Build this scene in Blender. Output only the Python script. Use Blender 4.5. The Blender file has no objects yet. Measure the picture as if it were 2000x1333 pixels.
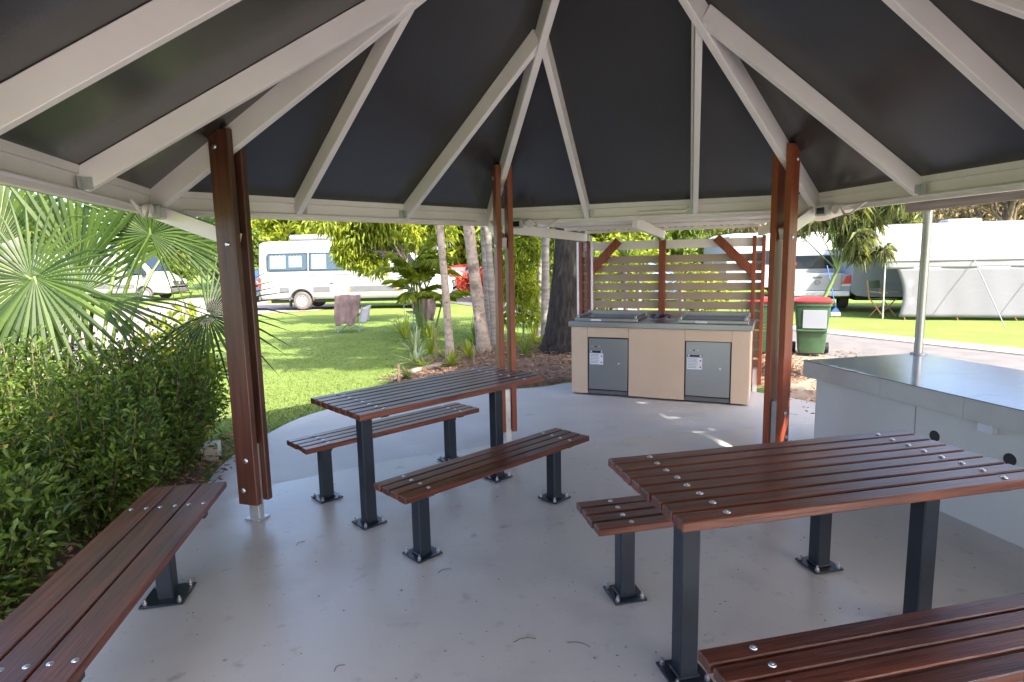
import bpy, bmesh, math, random
import numpy as np
from mathutils import Vector, Matrix

random.seed(7); np.random.seed(7)
SC = bpy.context.scene
COL = SC.collection
PI = math.pi
R = math.radians

# ------------------------------------------------------------------ camera
CAM_H = 1.6416
PITCH, ROLL = 0.1338, -0.02106
cam_d = bpy.data.cameras.new('camera'); cam = bpy.data.objects.new('camera', cam_d); COL.objects.link(cam)
cam_d.sensor_width = 36; cam_d.lens = 20.7705; cam_d.clip_start = 0.05; cam_d.clip_end = 900
_c, _s = math.cos(PITCH), math.sin(PITCH); _cr, _sr = math.cos(ROLL), math.sin(ROLL)
_r, _u, _f = Vector((1, 0, 0)), Vector((0, _s, _c)), Vector((0, _c, -_s))
_x = _r*_cr + _u*_sr; _y = -_r*_sr + _u*_cr; _z = -_f
M = Matrix((_x, _y, _z)).transposed().to_4x4(); M.translation = (0, 0, CAM_H)
cam.matrix_world = M
SC.camera = cam

# ------------------------------------------------------------------ light
SUN_EL = R(43); SUN_AZ = math.atan2(0.62, -0.78)       # azimuth from +Y towards +X
W = bpy.data.worlds.new('World'); SC.world = W; W.use_nodes = True
nt = W.node_tree; bg = nt.nodes['Background']
sky = nt.nodes.new('ShaderNodeTexSky'); sky.sky_type = 'NISHITA'; sky.sun_disc = False
sky.sun_elevation = SUN_EL; sky.sun_rotation = SUN_AZ; sky.air_density = 0.65; sky.dust_density = 3.0; sky.ozone_density = 1.0
nt.links.new(sky.outputs[0], bg.inputs[0]); bg.inputs[1].default_value = 0.15
sd = bpy.data.lights.new('sun', 'SUN'); sun = bpy.data.objects.new('sun', sd); COL.objects.link(sun)
sd.energy = 2.7; sd.angle = R(0.55); sd.color = (1.0, 0.92, 0.80)
to_sun = Vector((math.sin(SUN_AZ)*math.cos(SUN_EL), math.cos(SUN_AZ)*math.cos(SUN_EL), math.sin(SUN_EL)))
sun.rotation_euler = to_sun.to_track_quat('Z', 'Y').to_euler(); sun.location = (20, -20, 30)
SC.view_settings.view_transform = 'Standard'; SC.view_settings.look = 'None'
SC.view_settings.gamma = 1; SC.view_settings.use_curve_mapping = False
SC.view_settings.exposure = 2.6
SC.cycles.use_denoising = True
SC.cycles.max_bounces = 10; SC.cycles.diffuse_bounces = 5; SC.cycles.transparent_max_bounces = 12
SC.cycles.sample_clamp_indirect = 6

# ------------------------------------------------------------------ materials
def _n(nt, t, **k):
    n = nt.nodes.new(t)
    for a, v in k.items(): setattr(n, a, v)
    return n
def mat(name, base, rough=0.5, metal=0.0, var=0.15, scale=4.0, stretch=(1, 1, 1), bump=0.0, bscale=None, col2=None,
        coat=0.0, spec=0.5, detail=6.0, rvar=0.0, rand=0.0, spots=None, sub=0.0):
    """principled material; noise in object space varies the base colour between base and col2"""
    m = bpy.data.materials.new(name); m.use_nodes = True; nt = m.node_tree; b = nt.nodes['Principled BSDF']
    b.inputs['Roughness'].default_value = rough; b.inputs['Metallic'].default_value = metal
    b.inputs['Specular IOR Level'].default_value = spec
    if coat: b.inputs['Coat Weight'].default_value = coat; b.inputs['Coat Roughness'].default_value = 0.2
    tc = _n(nt, 'ShaderNodeTexCoord'); mp = _n(nt, 'ShaderNodeMapping'); mp.inputs['Scale'].default_value = stretch
    if rand:
        oi = _n(nt, 'ShaderNodeObjectInfo'); mu = _n(nt, 'ShaderNodeMath', operation='MULTIPLY'); mu.inputs[1].default_value = 37.0
        nt.links.new(oi.outputs['Random'], mu.inputs[0]); cx = _n(nt, 'ShaderNodeCombineXYZ')
        for i in range(3): nt.links.new(mu.outputs[0], cx.inputs[i])
        nt.links.new(cx.outputs[0], mp.inputs['Location'])
    nt.links.new(tc.outputs['Object'], mp.inputs[0])
    no = _n(nt, 'ShaderNodeTexNoise'); no.inputs['Scale'].default_value = scale; no.inputs['Detail'].default_value = detail
    nt.links.new(mp.outputs[0], no.inputs['Vector'])
    rp = _n(nt, 'ShaderNodeValToRGB'); rp.color_ramp.elements[0].position = 0.3; rp.color_ramp.elements[1].position = 0.72
    c2 = col2 if col2 else tuple(min(1, x*(1+var)) for x in base)
    c1 = base if col2 else tuple(x*(1-var) for x in base)
    rp.color_ramp.elements[0].color = (*c1, 1); rp.color_ramp.elements[1].color = (*c2, 1)
    nt.links.new(no.outputs[0], rp.inputs[0])
    out = rp.outputs[0]
    if rand:
        hs = _n(nt, 'ShaderNodeHueSaturation'); ma = _n(nt, 'ShaderNodeMapRange'); ma.inputs[3].default_value = 1-rand; ma.inputs[4].default_value = 1+rand
        nt.links.new(oi.outputs['Random'], ma.inputs[0]); nt.links.new(ma.outputs[0], hs.inputs['Value']); nt.links.new(out, hs.inputs['Color']); out = hs.outputs[0]
    if spots:       # (scale, threshold, colour): dirt specks with a shape of their own
        for (ss, th, sc_, soft) in spots:
            sn = _n(nt, 'ShaderNodeTexNoise'); sn.inputs['Scale'].default_value = ss; sn.inputs['Detail'].default_value = 4.0
            nt.links.new(tc.outputs['Object'], sn.inputs['Vector'])
            mr = _n(nt, 'ShaderNodeMapRange', interpolation_type='SMOOTHSTEP'); mr.inputs[1].default_value = th; mr.inputs[2].default_value = th+soft
            nt.links.new(sn.outputs[0], mr.inputs[0])
            mx = _n(nt, 'ShaderNodeMix', data_type='RGBA'); nt.links.new(mr.outputs[0], mx.inputs['Factor'])
            nt.links.new(out, mx.inputs['A']); mx.inputs['B'].default_value = (*sc_, 1); out = mx.outputs['Result']
    nt.links.new(out, b.inputs['Base Color'])
    if rvar:
        rn = _n(nt, 'ShaderNodeTexNoise'); rn.inputs['Scale'].default_value = scale*0.6; nt.links.new(mp.outputs[0], rn.inputs['Vector'])
        mr = _n(nt, 'ShaderNodeMapRange', interpolation_type='SMOOTHSTEP'); mr.inputs[1].default_value = 0.25; mr.inputs[2].default_value = 0.75
        mr.inputs[3].default_value = max(0.02, rough-rvar); mr.inputs[4].default_value = rough+rvar
        nt.links.new(rn.outputs[0], mr.inputs[0]); nt.links.new(mr.outputs[0], b.inputs['Roughness'])
    if bump:
        bn = _n(nt, 'ShaderNodeTexNoise'); bn.inputs['Scale'].default_value = bscale or scale*4; bn.inputs['Detail'].default_value = 5
        nt.links.new(mp.outputs[0], bn.inputs['Vector'])
        bp = _n(nt, 'ShaderNodeBump'); bp.inputs['Strength'].default_value = bump; bp.inputs['Distance'].default_value = 0.02
        nt.links.new(bn.outputs[0], bp.inputs['Height']); nt.links.new(bp.outputs[0], b.inputs['Normal'])
    return m
def leafmat(name, c1, c2, trans=0.45, rough=0.4, c3=None):
    m = bpy.data.materials.new(name); m.use_nodes = True; nt = m.node_tree; b = nt.nodes['Principled BSDF']
    b.inputs['Roughness'].default_value = rough; b.inputs['Specular IOR Level'].default_value = 0.4
    at = _n(nt, 'ShaderNodeAttribute', attribute_name='rnd'); rp = _n(nt, 'ShaderNodeValToRGB')
    rp.color_ramp.elements[0].color = (*c1, 1); rp.color_ramp.elements[1].color = (*c2, 1)
    if c3: e = rp.color_ramp.elements.new(0.97); e.color = (*c2, 1); rp.color_ramp.elements[-1].color = (*c3, 1)
    nt.links.new(at.outputs['Fac'], rp.inputs[0])
    nt.links.new(rp.outputs[0], b.inputs['Base Color'])
    tr = _n(nt, 'ShaderNodeBsdfTranslucent'); ga = _n(nt, 'ShaderNodeMixRGB', blend_type='MULTIPLY'); ga.inputs[0].default_value = 1
    ga.inputs[2].default_value = (1.3, 1.25, 0.5, 1); nt.links.new(rp.outputs[0], ga.inputs[1]); nt.links.new(ga.outputs[0], tr.inputs[0])
    mx = _n(nt, 'ShaderNodeMixShader'); mx.inputs[0].default_value = trans
    nt.links.new(b.outputs[0], mx.inputs[1]); nt.links.new(tr.outputs[0], mx.inputs[2])
    nt.links.new(mx.outputs[0], nt.nodes['Material Output'].inputs[0])
    return m
def glassmat(name, tint, clear=0.75, rough=0.03):
    m = bpy.data.materials.new(name); m.use_nodes = True; nt = m.node_tree; nt.nodes.remove(nt.nodes['Principled BSDF'])
    t = _n(nt, 'ShaderNodeBsdfTransparent'); t.inputs[0].default_value = (*tint, 1)
    g = _n(nt, 'ShaderNodeBsdfGlossy'); g.inputs['Roughness'].default_value = rough; g.inputs[0].default_value = (0.8, 0.8, 0.8, 1)
    mx = _n(nt, 'ShaderNodeMixShader'); mx.inputs[0].default_value = 1-clear
    nt.links.new(t.outputs[0], mx.inputs[1]); nt.links.new(g.outputs[0], mx.inputs[2]); nt.links.new(mx.outputs[0], nt.nodes['Material Output'].inputs[0])
    return m

MT = {}
MT['floor'] = mat('painted_floor', (0.425, 0.405, 0.375), 0.31, var=0.1, col2=(0.49, 0.465, 0.43), scale=1.1, bump=0.04, bscale=60,
                  spots=[(23, 0.69, (0.25, 0.225, 0.205), 0.08), (6, 0.66, (0.36, 0.335, 0.305), 0.2), (2.2, 0.45, (0.345, 0.32, 0.305), 0.4), (9, 0.60, (0.27, 0.245, 0.225), 0.22), (75, 0.735, (0.09, 0.08, 0.07), 0.03)])
MT['concrete'] = mat('plain_concrete', (0.40, 0.385, 0.37), 0.55, col2=(0.48, 0.465, 0.45), scale=1.6, bump=0.06, bscale=70,
                     spots=[(19, 0.70, (0.17, 0.16, 0.14), 0.06), (2.5, 0.60, (0.34, 0.33, 0.31), 0.2)])
MT['white'] = mat('white_paint', (0.79, 0.725, 0.745), 0.42, var=0.05, scale=3, bump=0.02, bscale=40, spots=[(9, 0.72, (0.5, 0.49, 0.46), 0.1)])
MT['ceiling'] = mat('charcoal_ceiling', (0.036, 0.0335, 0.0345), 0.27, var=0.08, scale=1.2, bump=0.04, bscale=160, spec=0.65, detail=2)
MT['roof'] = mat('roof_sheet', (0.32, 0.33, 0.34), 0.5, var=0.08, scale=3)
MT['wood'] = mat('merbau_slat', (0.036, 0.0105, 0.0065), 0.33, col2=(0.150, 0.040, 0.019), scale=7, stretch=(0.35, 7, 7), bump=0.14, bscale=22, coat=0.12, rand=0.32, detail=8)
MT['wood_post'] = mat('merbau_post', (0.034, 0.012, 0.0075), 0.42, col2=(0.10, 0.034, 0.019), scale=6, stretch=(6, 6, 0.3), bump=0.08, bscale=24, rand=0.2, detail=8)
MT['wood_red'] = mat('cedar_post', (0.16, 0.031, 0.011), 0.45, col2=(0.28, 0.062, 0.022), scale=6, stretch=(6, 6, 0.3), bump=0.06, bscale=24, rand=0.12, detail=8)
MT['dark_steel'] = mat('charcoal_powdercoat', (0.012, 0.0165, 0.024), 0.3, var=0.15, scale=5, bump=0.02, bscale=120, spec=0.5)
MT['galv'] = mat('galvanised_steel', (0.52, 0.53, 0.54), 0.38, metal=0.7, var=0.15, scale=14)
MT['steel_bolt'] = mat('stainless_bolt', (0.6, 0.6, 0.61), 0.28, metal=0.95, var=0.1, scale=20)
MT['stainless'] = mat('brushed_stainless', (0.34, 0.335, 0.325), 0.34, metal=1.0, var=0.04, scale=3, stretch=(1, 1, 30), bump=0.02, bscale=30)
MT['cream'] = mat('cream_panel', (0.53, 0.395, 0.29), 0.5, var=0.05, scale=2.5, spots=[(6, 0.70, (0.36, 0.28, 0.2), 0.1)])
MT['tile_top'] = mat('counter_tile', (0.11, 0.135, 0.19), 0.15, var=0.08, scale=2, bump=0.015, bscale=5)
MT['render'] = mat('painted_render', (0.56, 0.55, 0.53), 0.55, var=0.05, scale=2, bump=0.05, bscale=60, spots=[(3, 0.66, (0.44, 0.42, 0.39), 0.15), (11, 0.73, (0.33, 0.31, 0.28), 0.06)])
MT['tile_edge'] = mat('counter_edge_tile', (0.46, 0.45, 0.44), 0.4, var=0.07, scale=5)
MT['black'] = mat('black_plastic', (0.012, 0.012, 0.013), 0.45, var=0.1)
MT['rubber'] = mat('tyre_rubber', (0.10, 0.085, 0.08), 0.8, var=0.15, scale=20)
MT['darkgrey'] = mat('dark_grey_plastic', (0.10, 0.10, 0.105), 0.5, var=0.1)
MT['van_white'] = mat('white_car_paint', (0.30, 0.303, 0.305), 0.28, var=0.015, coat=0.4, scale=2)
MT['silver'] = mat('silver_paint', (0.42, 0.43, 0.44), 0.3, metal=0.4, var=0.03)
MT['blue_paint'] = mat('blue_car_paint', (0.03, 0.06, 0.13), 0.25, var=0.05, coat=0.5)
MT['steel_blue'] = mat('steel_blue_paint', (0.10, 0.17, 0.28), 0.25, var=0.04, coat=0.4)
MT['dark_glass'] = mat('dark_vehicle_glass', (0.016, 0.022, 0.03), 0.05, var=0.1, spec=0.6)
MT['pane'] = glassmat('window_pane', (0.9, 0.97, 0.93), 0.93)
MT['curtain'] = mat('pale_green_curtain', (0.24, 0.31, 0.20), 0.8, var=0.12, scale=4, stretch=(14, 1, 0.4))
MT['red_lens'] = mat('red_lens', (0.55, 0.02, 0.02), 0.2, var=0.1, coat=0.4)
MT['orange_lens'] = mat('orange_lens', (0.75, 0.22, 0.03), 0.25, var=0.1)
MT['clear_lens'] = mat('clear_lens', (0.6, 0.6, 0.62), 0.12, var=0.1)
MT['turf'] = mat('artificial_turf', (0.125, 0.182, 0.038), 0.85, col2=(0.18, 0.235, 0.058), scale=0.9, bump=0.8, bscale=70, detail=10, spec=0.1,
                 spots=[(45, 0.52, (0.105, 0.165, 0.04), 0.2), (1.3, 0.62, (0.25, 0.29, 0.11), 0.14), (14, 0.6, (0.14, 0.19, 0.05), 0.15)])
MT['road'] = mat('pink_exposed_road', (0.25, 0.20, 0.175), 0.85, col2=(0.32, 0.262, 0.235), scale=1.2, bump=0.1, bscale=50, spots=[(40, 0.62, (0.20, 0.16, 0.14), 0.1)])
MT['asphalt'] = mat('asphalt', (0.10, 0.092, 0.09), 0.85, col2=(0.15, 0.137, 0.13), scale=3, bump=0.2, bscale=80)
MT['kerb'] = mat('kerb_concrete', (0.46, 0.43, 0.38), 0.75, col2=(0.54, 0.51, 0.46), scale=3, bump=0.1, bscale=40)
MT['mulch'] = mat('mulch_soil', (0.075, 0.04, 0.025), 0.95, col2=(0.2, 0.12, 0.075), scale=14, bump=0.6, bscale=40, detail=8)
MT['chip'] = mat('wood_chip', (0.15, 0.075, 0.04), 0.9, col2=(0.30, 0.19, 0.12), scale=9)
MT['dirt'] = mat('sandy_soil', (0.22, 0.155, 0.105), 0.95, col2=(0.33, 0.25, 0.18), scale=5, bump=0.3, bscale=30)
MT['bark_pale'] = mat('pale_bark', (0.20, 0.15, 0.115), 0.95, col2=(0.40, 0.325, 0.265), scale=7, stretch=(1, 1, 1.6), bump=0.7, bscale=14, spots=[(5, 0.56, (0.15, 0.115, 0.09), 0.1), (16, 0.62, (0.10, 0.075, 0.06), 0.08)])
MT['bark_ring'] = mat('palm_trunk_bark', (0.15, 0.128, 0.11), 0.92, col2=(0.35, 0.305, 0.265), scale=4, stretch=(0.7, 0.7, 4), bump=0.7, bscale=7, spots=[(7, 0.62, (0.12, 0.11, 0.09), 0.1)])
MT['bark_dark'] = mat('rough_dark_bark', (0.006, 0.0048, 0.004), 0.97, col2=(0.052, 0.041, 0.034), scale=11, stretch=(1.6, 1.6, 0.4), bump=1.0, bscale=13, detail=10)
MT['stem'] = mat('brown_stem', (0.12, 0.085, 0.05), 0.9, var=0.25, scale=9)
MT['petiole'] = mat('green_petiole', (0.09, 0.14, 0.03), 0.5, var=0.2, scale=6)
MT['leaf_palm'] = leafmat('fan_palm_leaf', (0.014, 0.038, 0.006), (0.06, 0.105, 0.014), 0.38, 0.55)
MT['leaf_hedge'] = leafmat('hedge_leaf', (0.030, 0.062, 0.016), (0.16, 0.24, 0.04), 0.48, 0.4, (0.42, 0.27, 0.06))
MT['leaf_bright'] = leafmat('bright_tree_leaf', (0.16, 0.23, 0.025), (0.36, 0.40, 0.05), 0.5, 0.42, (0.5, 0.40, 0.07))
MT['leaf_mid'] = leafmat('mid_green_leaf', (0.07, 0.125, 0.022), (0.19, 0.25, 0.045), 0.48, 0.45)
MT['leaf_cane'] = leafmat('cane_palm_leaf', (0.16, 0.23, 0.025), (0.40, 0.42, 0.05), 0.52, 0.38)
MT['leaf_willow'] = leafmat('narrow_grey_green_leaf', (0.09, 0.115, 0.05), (0.24, 0.26, 0.12), 0.42, 0.45)
MT['leaf_dry'] = leafmat('dry_scrub_leaf', (0.17, 0.13, 0.08), (0.36, 0.28, 0.17), 0.3, 0.6)
MT['leaf_red'] = leafmat('red_flower_leaf', (0.25, 0.03, 0.02), (0.5, 0.10, 0.06), 0.3, 0.5)
MT['leaf_grey'] = leafmat('silver_leaf', (0.20, 0.25, 0.14), (0.36, 0.40, 0.25), 0.35, 0.5)
MT['bin_green'] = mat('green_bin_plastic', (0.03, 0.075, 0.035), 0.45, var=0.12, scale=5, spots=[(7, 0.66, (0.12, 0.15, 0.11), 0.12)])
MT['bin_red'] = mat('red_lid_plastic', (0.30, 0.022, 0.02), 0.4, var=0.1)
MT['canvas'] = mat('white_canvas', (0.20, 0.202, 0.216), 0.75, var=0.02, scale=2)
MT['cloth_fleece'] = mat('brown_fleece', (0.13, 0.085, 0.08), 0.95, col2=(0.27, 0.19, 0.185), scale=5, bump=0.3, bscale=30)
MT['cloth_grey'] = mat('grey_fabric', (0.10, 0.10, 0.115), 0.9, var=0.2, scale=8)
MT['cloth_pale'] = mat('pale_grey_fabric', (0.42, 0.42, 0.48), 0.9, var=0.1, scale=6)
MT['cloth_green'] = mat('green_canvas', (0.06, 0.10, 0.07), 0.9, var=0.1)
MT['van_panel'] = mat('caravan_panel', (0.30, 0.31, 0.325), 0.4, var=0.03, scale=2)
MT['panel_grey'] = mat('caravan_grey_panel', (0.25, 0.275, 0.31), 0.45, var=0.05, scale=2)
MT['blue_plastic'] = mat('blue_plastic', (0.02, 0.10, 0.33), 0.4, var=0.1)
MT['pine'] = mat('light_timber', (0.36, 0.19, 0.085), 0.6, var=0.2, scale=8, stretch=(1, 1, 0.3))
MT['weathered'] = mat('weathered_timber', (0.15, 0.10, 0.065), 0.7, col2=(0.27, 0.20, 0.14), scale=5, stretch=(8, 0.3, 8), bump=0.1)
MT['label'] = mat('white_sticker', (0.62, 0.64, 0.70), 0.4, var=0.03)
MT['ink'] = mat('black_ink', (0.02, 0.02, 0.022), 0.5, var=0.05)
MT['red_ink'] = mat('red_ink', (0.5, 0.03, 0.04), 0.5, var=0.05)
MT['litter'] = leafmat('dry_litter', (0.05, 0.035, 0.02), (0.20, 0.12, 0.06), 0.1, 0.7)
def shadecloth():
    m = bpy.data.materials.new('shade_cloth'); m.use_nodes = True; nt = m.node_tree; b = nt.nodes['Principled BSDF']
    tc = _n(nt, 'ShaderNodeTexCoord'); w = _n(nt, 'ShaderNodeTexNoise'); w.inputs['Scale'].default_value = 9
    mp = _n(nt, 'ShaderNodeMapping'); mp.inputs['Scale'].default_value = (0.6, 0.6, 9); nt.links.new(tc.outputs['Object'], mp.inputs[0]); nt.links.new(mp.outputs[0], w.inputs[0])
    rp = _n(nt, 'ShaderNodeValToRGB'); rp.color_ramp.elements[0].color = (0.195, 0.197, 0.217, 1); rp.color_ramp.elements[1].color = (0.26, 0.263, 0.287, 1)
    nt.links.new(w.outputs[0], rp.inputs[0]); nt.links.new(rp.outputs[0], b.inputs['Base Color']); b.inputs['Roughness'].default_value = 0.9
    tr = _n(nt, 'ShaderNodeBsdfTranslucent'); tr.inputs[0].default_value = (0.33, 0.335, 0.365, 1)
    mx = _n(nt, 'ShaderNodeMixShader'); mx.inputs[0].default_value = 0.3
    nt.links.new(b.outputs[0], mx.inputs[1]); nt.links.new(tr.outputs[0], mx.inputs[2]); nt.links.new(mx.outputs[0], nt.nodes['Material Output'].inputs[0])
    return m
MT['shade_cloth'] = shadecloth()

# ------------------------------------------------------------------ mesh helpers
class MB:
    def __init__(s): s.v = []; s.f = []
    def add(s, vs, fs):
        o = len(s.v); s.v += [tuple(v) for v in vs]; s.f += [tuple(i+o for i in f) for f in fs]; return s
    def box(s, c, size, ch=0.0, rot=None):
        hx = [x/2 for x in size]; vs = []; fs = []
        rot = rot if rot is not None else Matrix.Identity(3); c = Vector(c)
        sg = [(a, b, d) for a in (-1, 1) for b in (-1, 1) for d in (-1, 1)]
        if ch <= 0:
            idx = {k: i for i, k in enumerate(sg)}
            vs = [rot @ Vector([k[i]*hx[i] for i in range(3)]) + c for k in sg]
            for a in range(3):
                b, d = (a+1) % 3, (a+2) % 3
                for sa in (-1, 1):
                    q = []
                    for sb, sd_ in ((-1, -1), (1, -1), (1, 1), (-1, 1)):
                        k = [0]*3; k[a] = sa; k[b] = sb; k[d] = sd_; q.append(idx[tuple(k)])
                    fs.append(q if sa > 0 else q[::-1])
            return s.add(vs, fs)
        ch = min(ch, min(hx)*0.9); idx = {}
        for k in sg:
            for a in range(3):
                p = [k[i]*(hx[i] - (0 if i == a else ch)) for i in range(3)]
                idx[(k, a)] = len(vs); vs.append(rot @ Vector(p) + c)
        for a in range(3):
            b, d = (a+1) % 3, (a+2) % 3
            for sa in (-1, 1):
                q = []
                for sb, sd_ in ((-1, -1), (1, -1), (1, 1), (-1, 1)):
                    k = [0]*3; k[a] = sa; k[b] = sb; k[d] = sd_; q.append(idx[(tuple(k), a)])
                fs.append(q)
            for sb in (-1, 1):
                for sd_ in (-1, 1):
                    k1 = [0]*3; k1[b] = sb; k1[d] = sd_; k2 = list(k1); k1[a] = -1; k2[a] = 1; k1, k2 = tuple(k1), tuple(k2)
                    fs.append([idx[(k1, b)], idx[(k2, b)], idx[(k2, d)], idx[(k1, d)]])
        for k in sg: fs.append([idx[(k, 0)], idx[(k, 1)], idx[(k, 2)]])
        return s.add(vs, fs)
    def bar(s, p, q, w, d, up=(0, 0, 1), ch=0.0):
        p, q = Vector(p), Vector(q); x = (q-p); L = x.length; x.normalize(); up = Vector(up)
        y = up.cross(x); y = y.normalized() if y.length > 1e-6 else Vector((0, 1, 0)).cross(x).normalized(); z = x.cross(y)
        return s.box((p+q)/2, (L, w, d), ch, Matrix((x, y, z)).transposed())
    def tube(s, pts, rad, n=8, cap=True):
        pts = [Vector(p) for p in pts]
        if not hasattr(rad, '__len__'): rad = [rad]*len(pts)
        o = len(s.v); prev = None
        for i, p in enumerate(pts):
            t = (pts[min(i+1, len(pts)-1)] - pts[max(i-1, 0)])
            t = t.normalized() if t.length > 1e-9 else Vector((0, 0, 1))
            if prev is None:
                a = t.cross(Vector((0, 0, 1)) if abs(t.z) < 0.9 else Vector((1, 0, 0))).normalized()
            else:
                a = (prev - t*prev.dot(t)).normalized()
            prev = a; b = t.cross(a)
            for k in range(n):
                th = 2*PI*k/n; s.v.append(tuple(p + (a*math.cos(th)+b*math.sin(th))*rad[i]))
        for i in range(len(pts)-1):
            for k in range(n):
                k2 = (k+1) % n; s.f.append((o+i*n+k, o+i*n+k2, o+(i+1)*n+k2, o+(i+1)*n+k))
        if cap:
            s.f.append(tuple(o+k for k in range(n))[::-1]); s.f.append(tuple(o+(len(pts)-1)*n+k for k in range(n)))
        return s
    def prism(s, poly, vec):
        n = len(poly); vec = Vector(vec); a = [Vector(p) for p in poly]; b = [p+vec for p in a]
        fs = [tuple(range(n))[::-1], tuple(range(n, 2*n))] + [(i, (i+1) % n, n+(i+1) % n, n+i) for i in range(n)]
        return s.add(a+b, fs)
    def loft(s, secs, cap=True):
        n = len(secs[0]); o = len(s.v)
        for q in secs: s.v += [tuple(p) for p in q]
        for i in range(len(secs)-1):
            for k in range(n):
                k2 = (k+1) % n; s.f.append((o+i*n+k, o+i*n+k2, o+(i+1)*n+k2, o+(i+1)*n+k))
        if cap: s.f.append(tuple(o+k for k in range(n))[::-1]); s.f.append(tuple(o+(len(secs)-1)*n+k for k in range(n)))
        return s
    def lathe(s, prof, n=16, c=(0, 0, 0), axis='z'):
        """prof: list of (r, h) ; closed at ends when r = 0"""
        o = len(s.v); c = Vector(c)
        for r, hh in prof:
            for k in range(n):
                th = 2*PI*k/n; x, y = r*math.cos(th), r*math.sin(th)
                p = {'z': (x, y, hh), 'y': (x, hh, y), 'x': (hh, x, y)}[axis]; s.v.append(tuple(Vector(p)+c))
        for i in range(len(prof)-1):
            for k in range(n):
                k2 = (k+1) % n; s.f.append((o+i*n+k, o+i*n+k2, o+(i+1)*n+k2, o+(i+1)*n+k))
        return s
    def mesh(s, name, m, smooth=None):
        me = bpy.data.meshes.new(name); me.from_pydata(s.v, [], s.f)
        bm = bmesh.new(); bm.from_mesh(me); bmesh.ops.remove_doubles(bm, verts=bm.verts, dist=1e-5)
        bmesh.ops.recalc_face_normals(bm, faces=bm.faces); bm.to_mesh(me); bm.free()
        me.materials.append(MT[m] if isinstance(m, str) else m)
        if smooth:
            me.polygons.foreach_set('use_smooth', [True]*len(me.polygons)); me.set_sharp_from_angle(angle=R(smooth))
        me.update(); return me
    def build(s, name, m, parent=None, smooth=None): return link(name, s.mesh(name, m, smooth), parent)
def link(name, me, parent=None, loc=None, rotz=None):
    o = bpy.data.objects.new(name, me); COL.objects.link(o)
    if parent: o.parent = parent
    if loc is not None: o.location = loc
    if rotz is not None: o.rotation_euler = (0, 0, rotz)
    return o
def tag(o, label=None, cat=None, group=None, kind=None):
    if label: o['label'] = label
    if cat: o['category'] = cat
    if group: o['group'] = group
    if kind: o['kind'] = kind
    return o
def thing(name, label, cat, loc=(0, 0, 0), rotz=0.0, group=None):
    o = bpy.data.objects.new(name, None); COL.objects.link(o); o.location = loc; o.rotation_euler = (0, 0, rotz); o.empty_display_size = 0.2
    return tag(o, label, cat, group)
def copy_tree(o, parent=None):
    c = o.copy(); COL.objects.link(c); c.parent = parent
    for ch in list(o.children): copy_tree(ch, c)
    return c
def sheet(name, poly, z, m, thick=0.0, kind='structure'):
    mb = MB()
    if thick: mb.prism([(x, y, z-thick) for x, y in poly], (0, 0, thick))
    else: mb.add([(x, y, z) for x, y in poly], [tuple(range(len(poly)))])
    o = mb.build(name, m); o['kind'] = kind; return o
def smooth_poly(pts, n=6):
    """Catmull-Rom through pts (open)"""
    out = []; P = [Vector((*p, 0)) for p in pts]
    for i in range(len(P)-1):
        p0, p1, p2, p3 = P[max(i-1, 0)], P[i], P[i+1], P[min(i+2, len(P)-1)]
        for k in range(n):
            t = k/n; q = 0.5*((2*p1)+(p2-p0)*t+(2*p0-5*p1+4*p2-p3)*t*t+(3*p1-p0-3*p2+p3)*t**3); out.append((q.x, q.y))
    out.append((P[-1].x, P[-1].y)); return out
# leaves: diamonds folded along the midrib
def leaf_mesh(name, C, D, N, L, Wd, m, droop=0.0, rnd=None, fold=0.25):
    """C base points, D directions, N normals (n,3); L, Wd (n,)"""
    n = len(C); D = D/np.linalg.norm(D, axis=1, keepdims=True)
    S_ = np.cross(D, N); S_ /= np.linalg.norm(S_, axis=1, keepdims=True)+1e-9; N = np.cross(S_, D)
    L = np.asarray(L).reshape(-1, 1)*np.ones((n, 1)); Wd = np.asarray(Wd).reshape(-1, 1)*np.ones((n, 1))
    mid = C + D*L*0.45 + N*L*0.06
    v = np.stack([C, mid + S_*Wd*0.5 + N*Wd*fold, C + D*L - np.array([0, 0, 1.0])*L*droop, mid - S_*Wd*0.5 + N*Wd*fold], 1).reshape(-1, 3)
    idx = np.arange(n)*4
    tri = np.stack([idx, idx+1, idx+2, idx, idx+2, idx+3], 1).reshape(-1).astype(np.int32)
    me = bpy.data.meshes.new(name); me.vertices.add(4*n); me.vertices.foreach_set('co', v.astype(np.float32).ravel())
    nf = 2*n; me.loops.add(3*nf); me.loops.foreach_set('vertex_index', tri)
    me.polygons.add(nf); me.polygons.foreach_set('loop_start', np.arange(0, 3*nf, 3, dtype=np.int32))
    a = me.attributes.new('rnd', 'FLOAT', 'FACE'); rnd = np.random.rand(n) if rnd is None else rnd
    a.data.foreach_set('value', np.repeat(rnd, 2).astype(np.float32))
    me.materials.append(MT[m] if isinstance(m, str) else m); me.update(); me.validate(); return me
def rdir(n, zbias=0.0, flat=1.0):
    d = np.random.normal(size=(n, 3)); d[:, 2] = d[:, 2]*flat + zbias; return d/np.linalg.norm(d, axis=1, keepdims=True)

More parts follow.
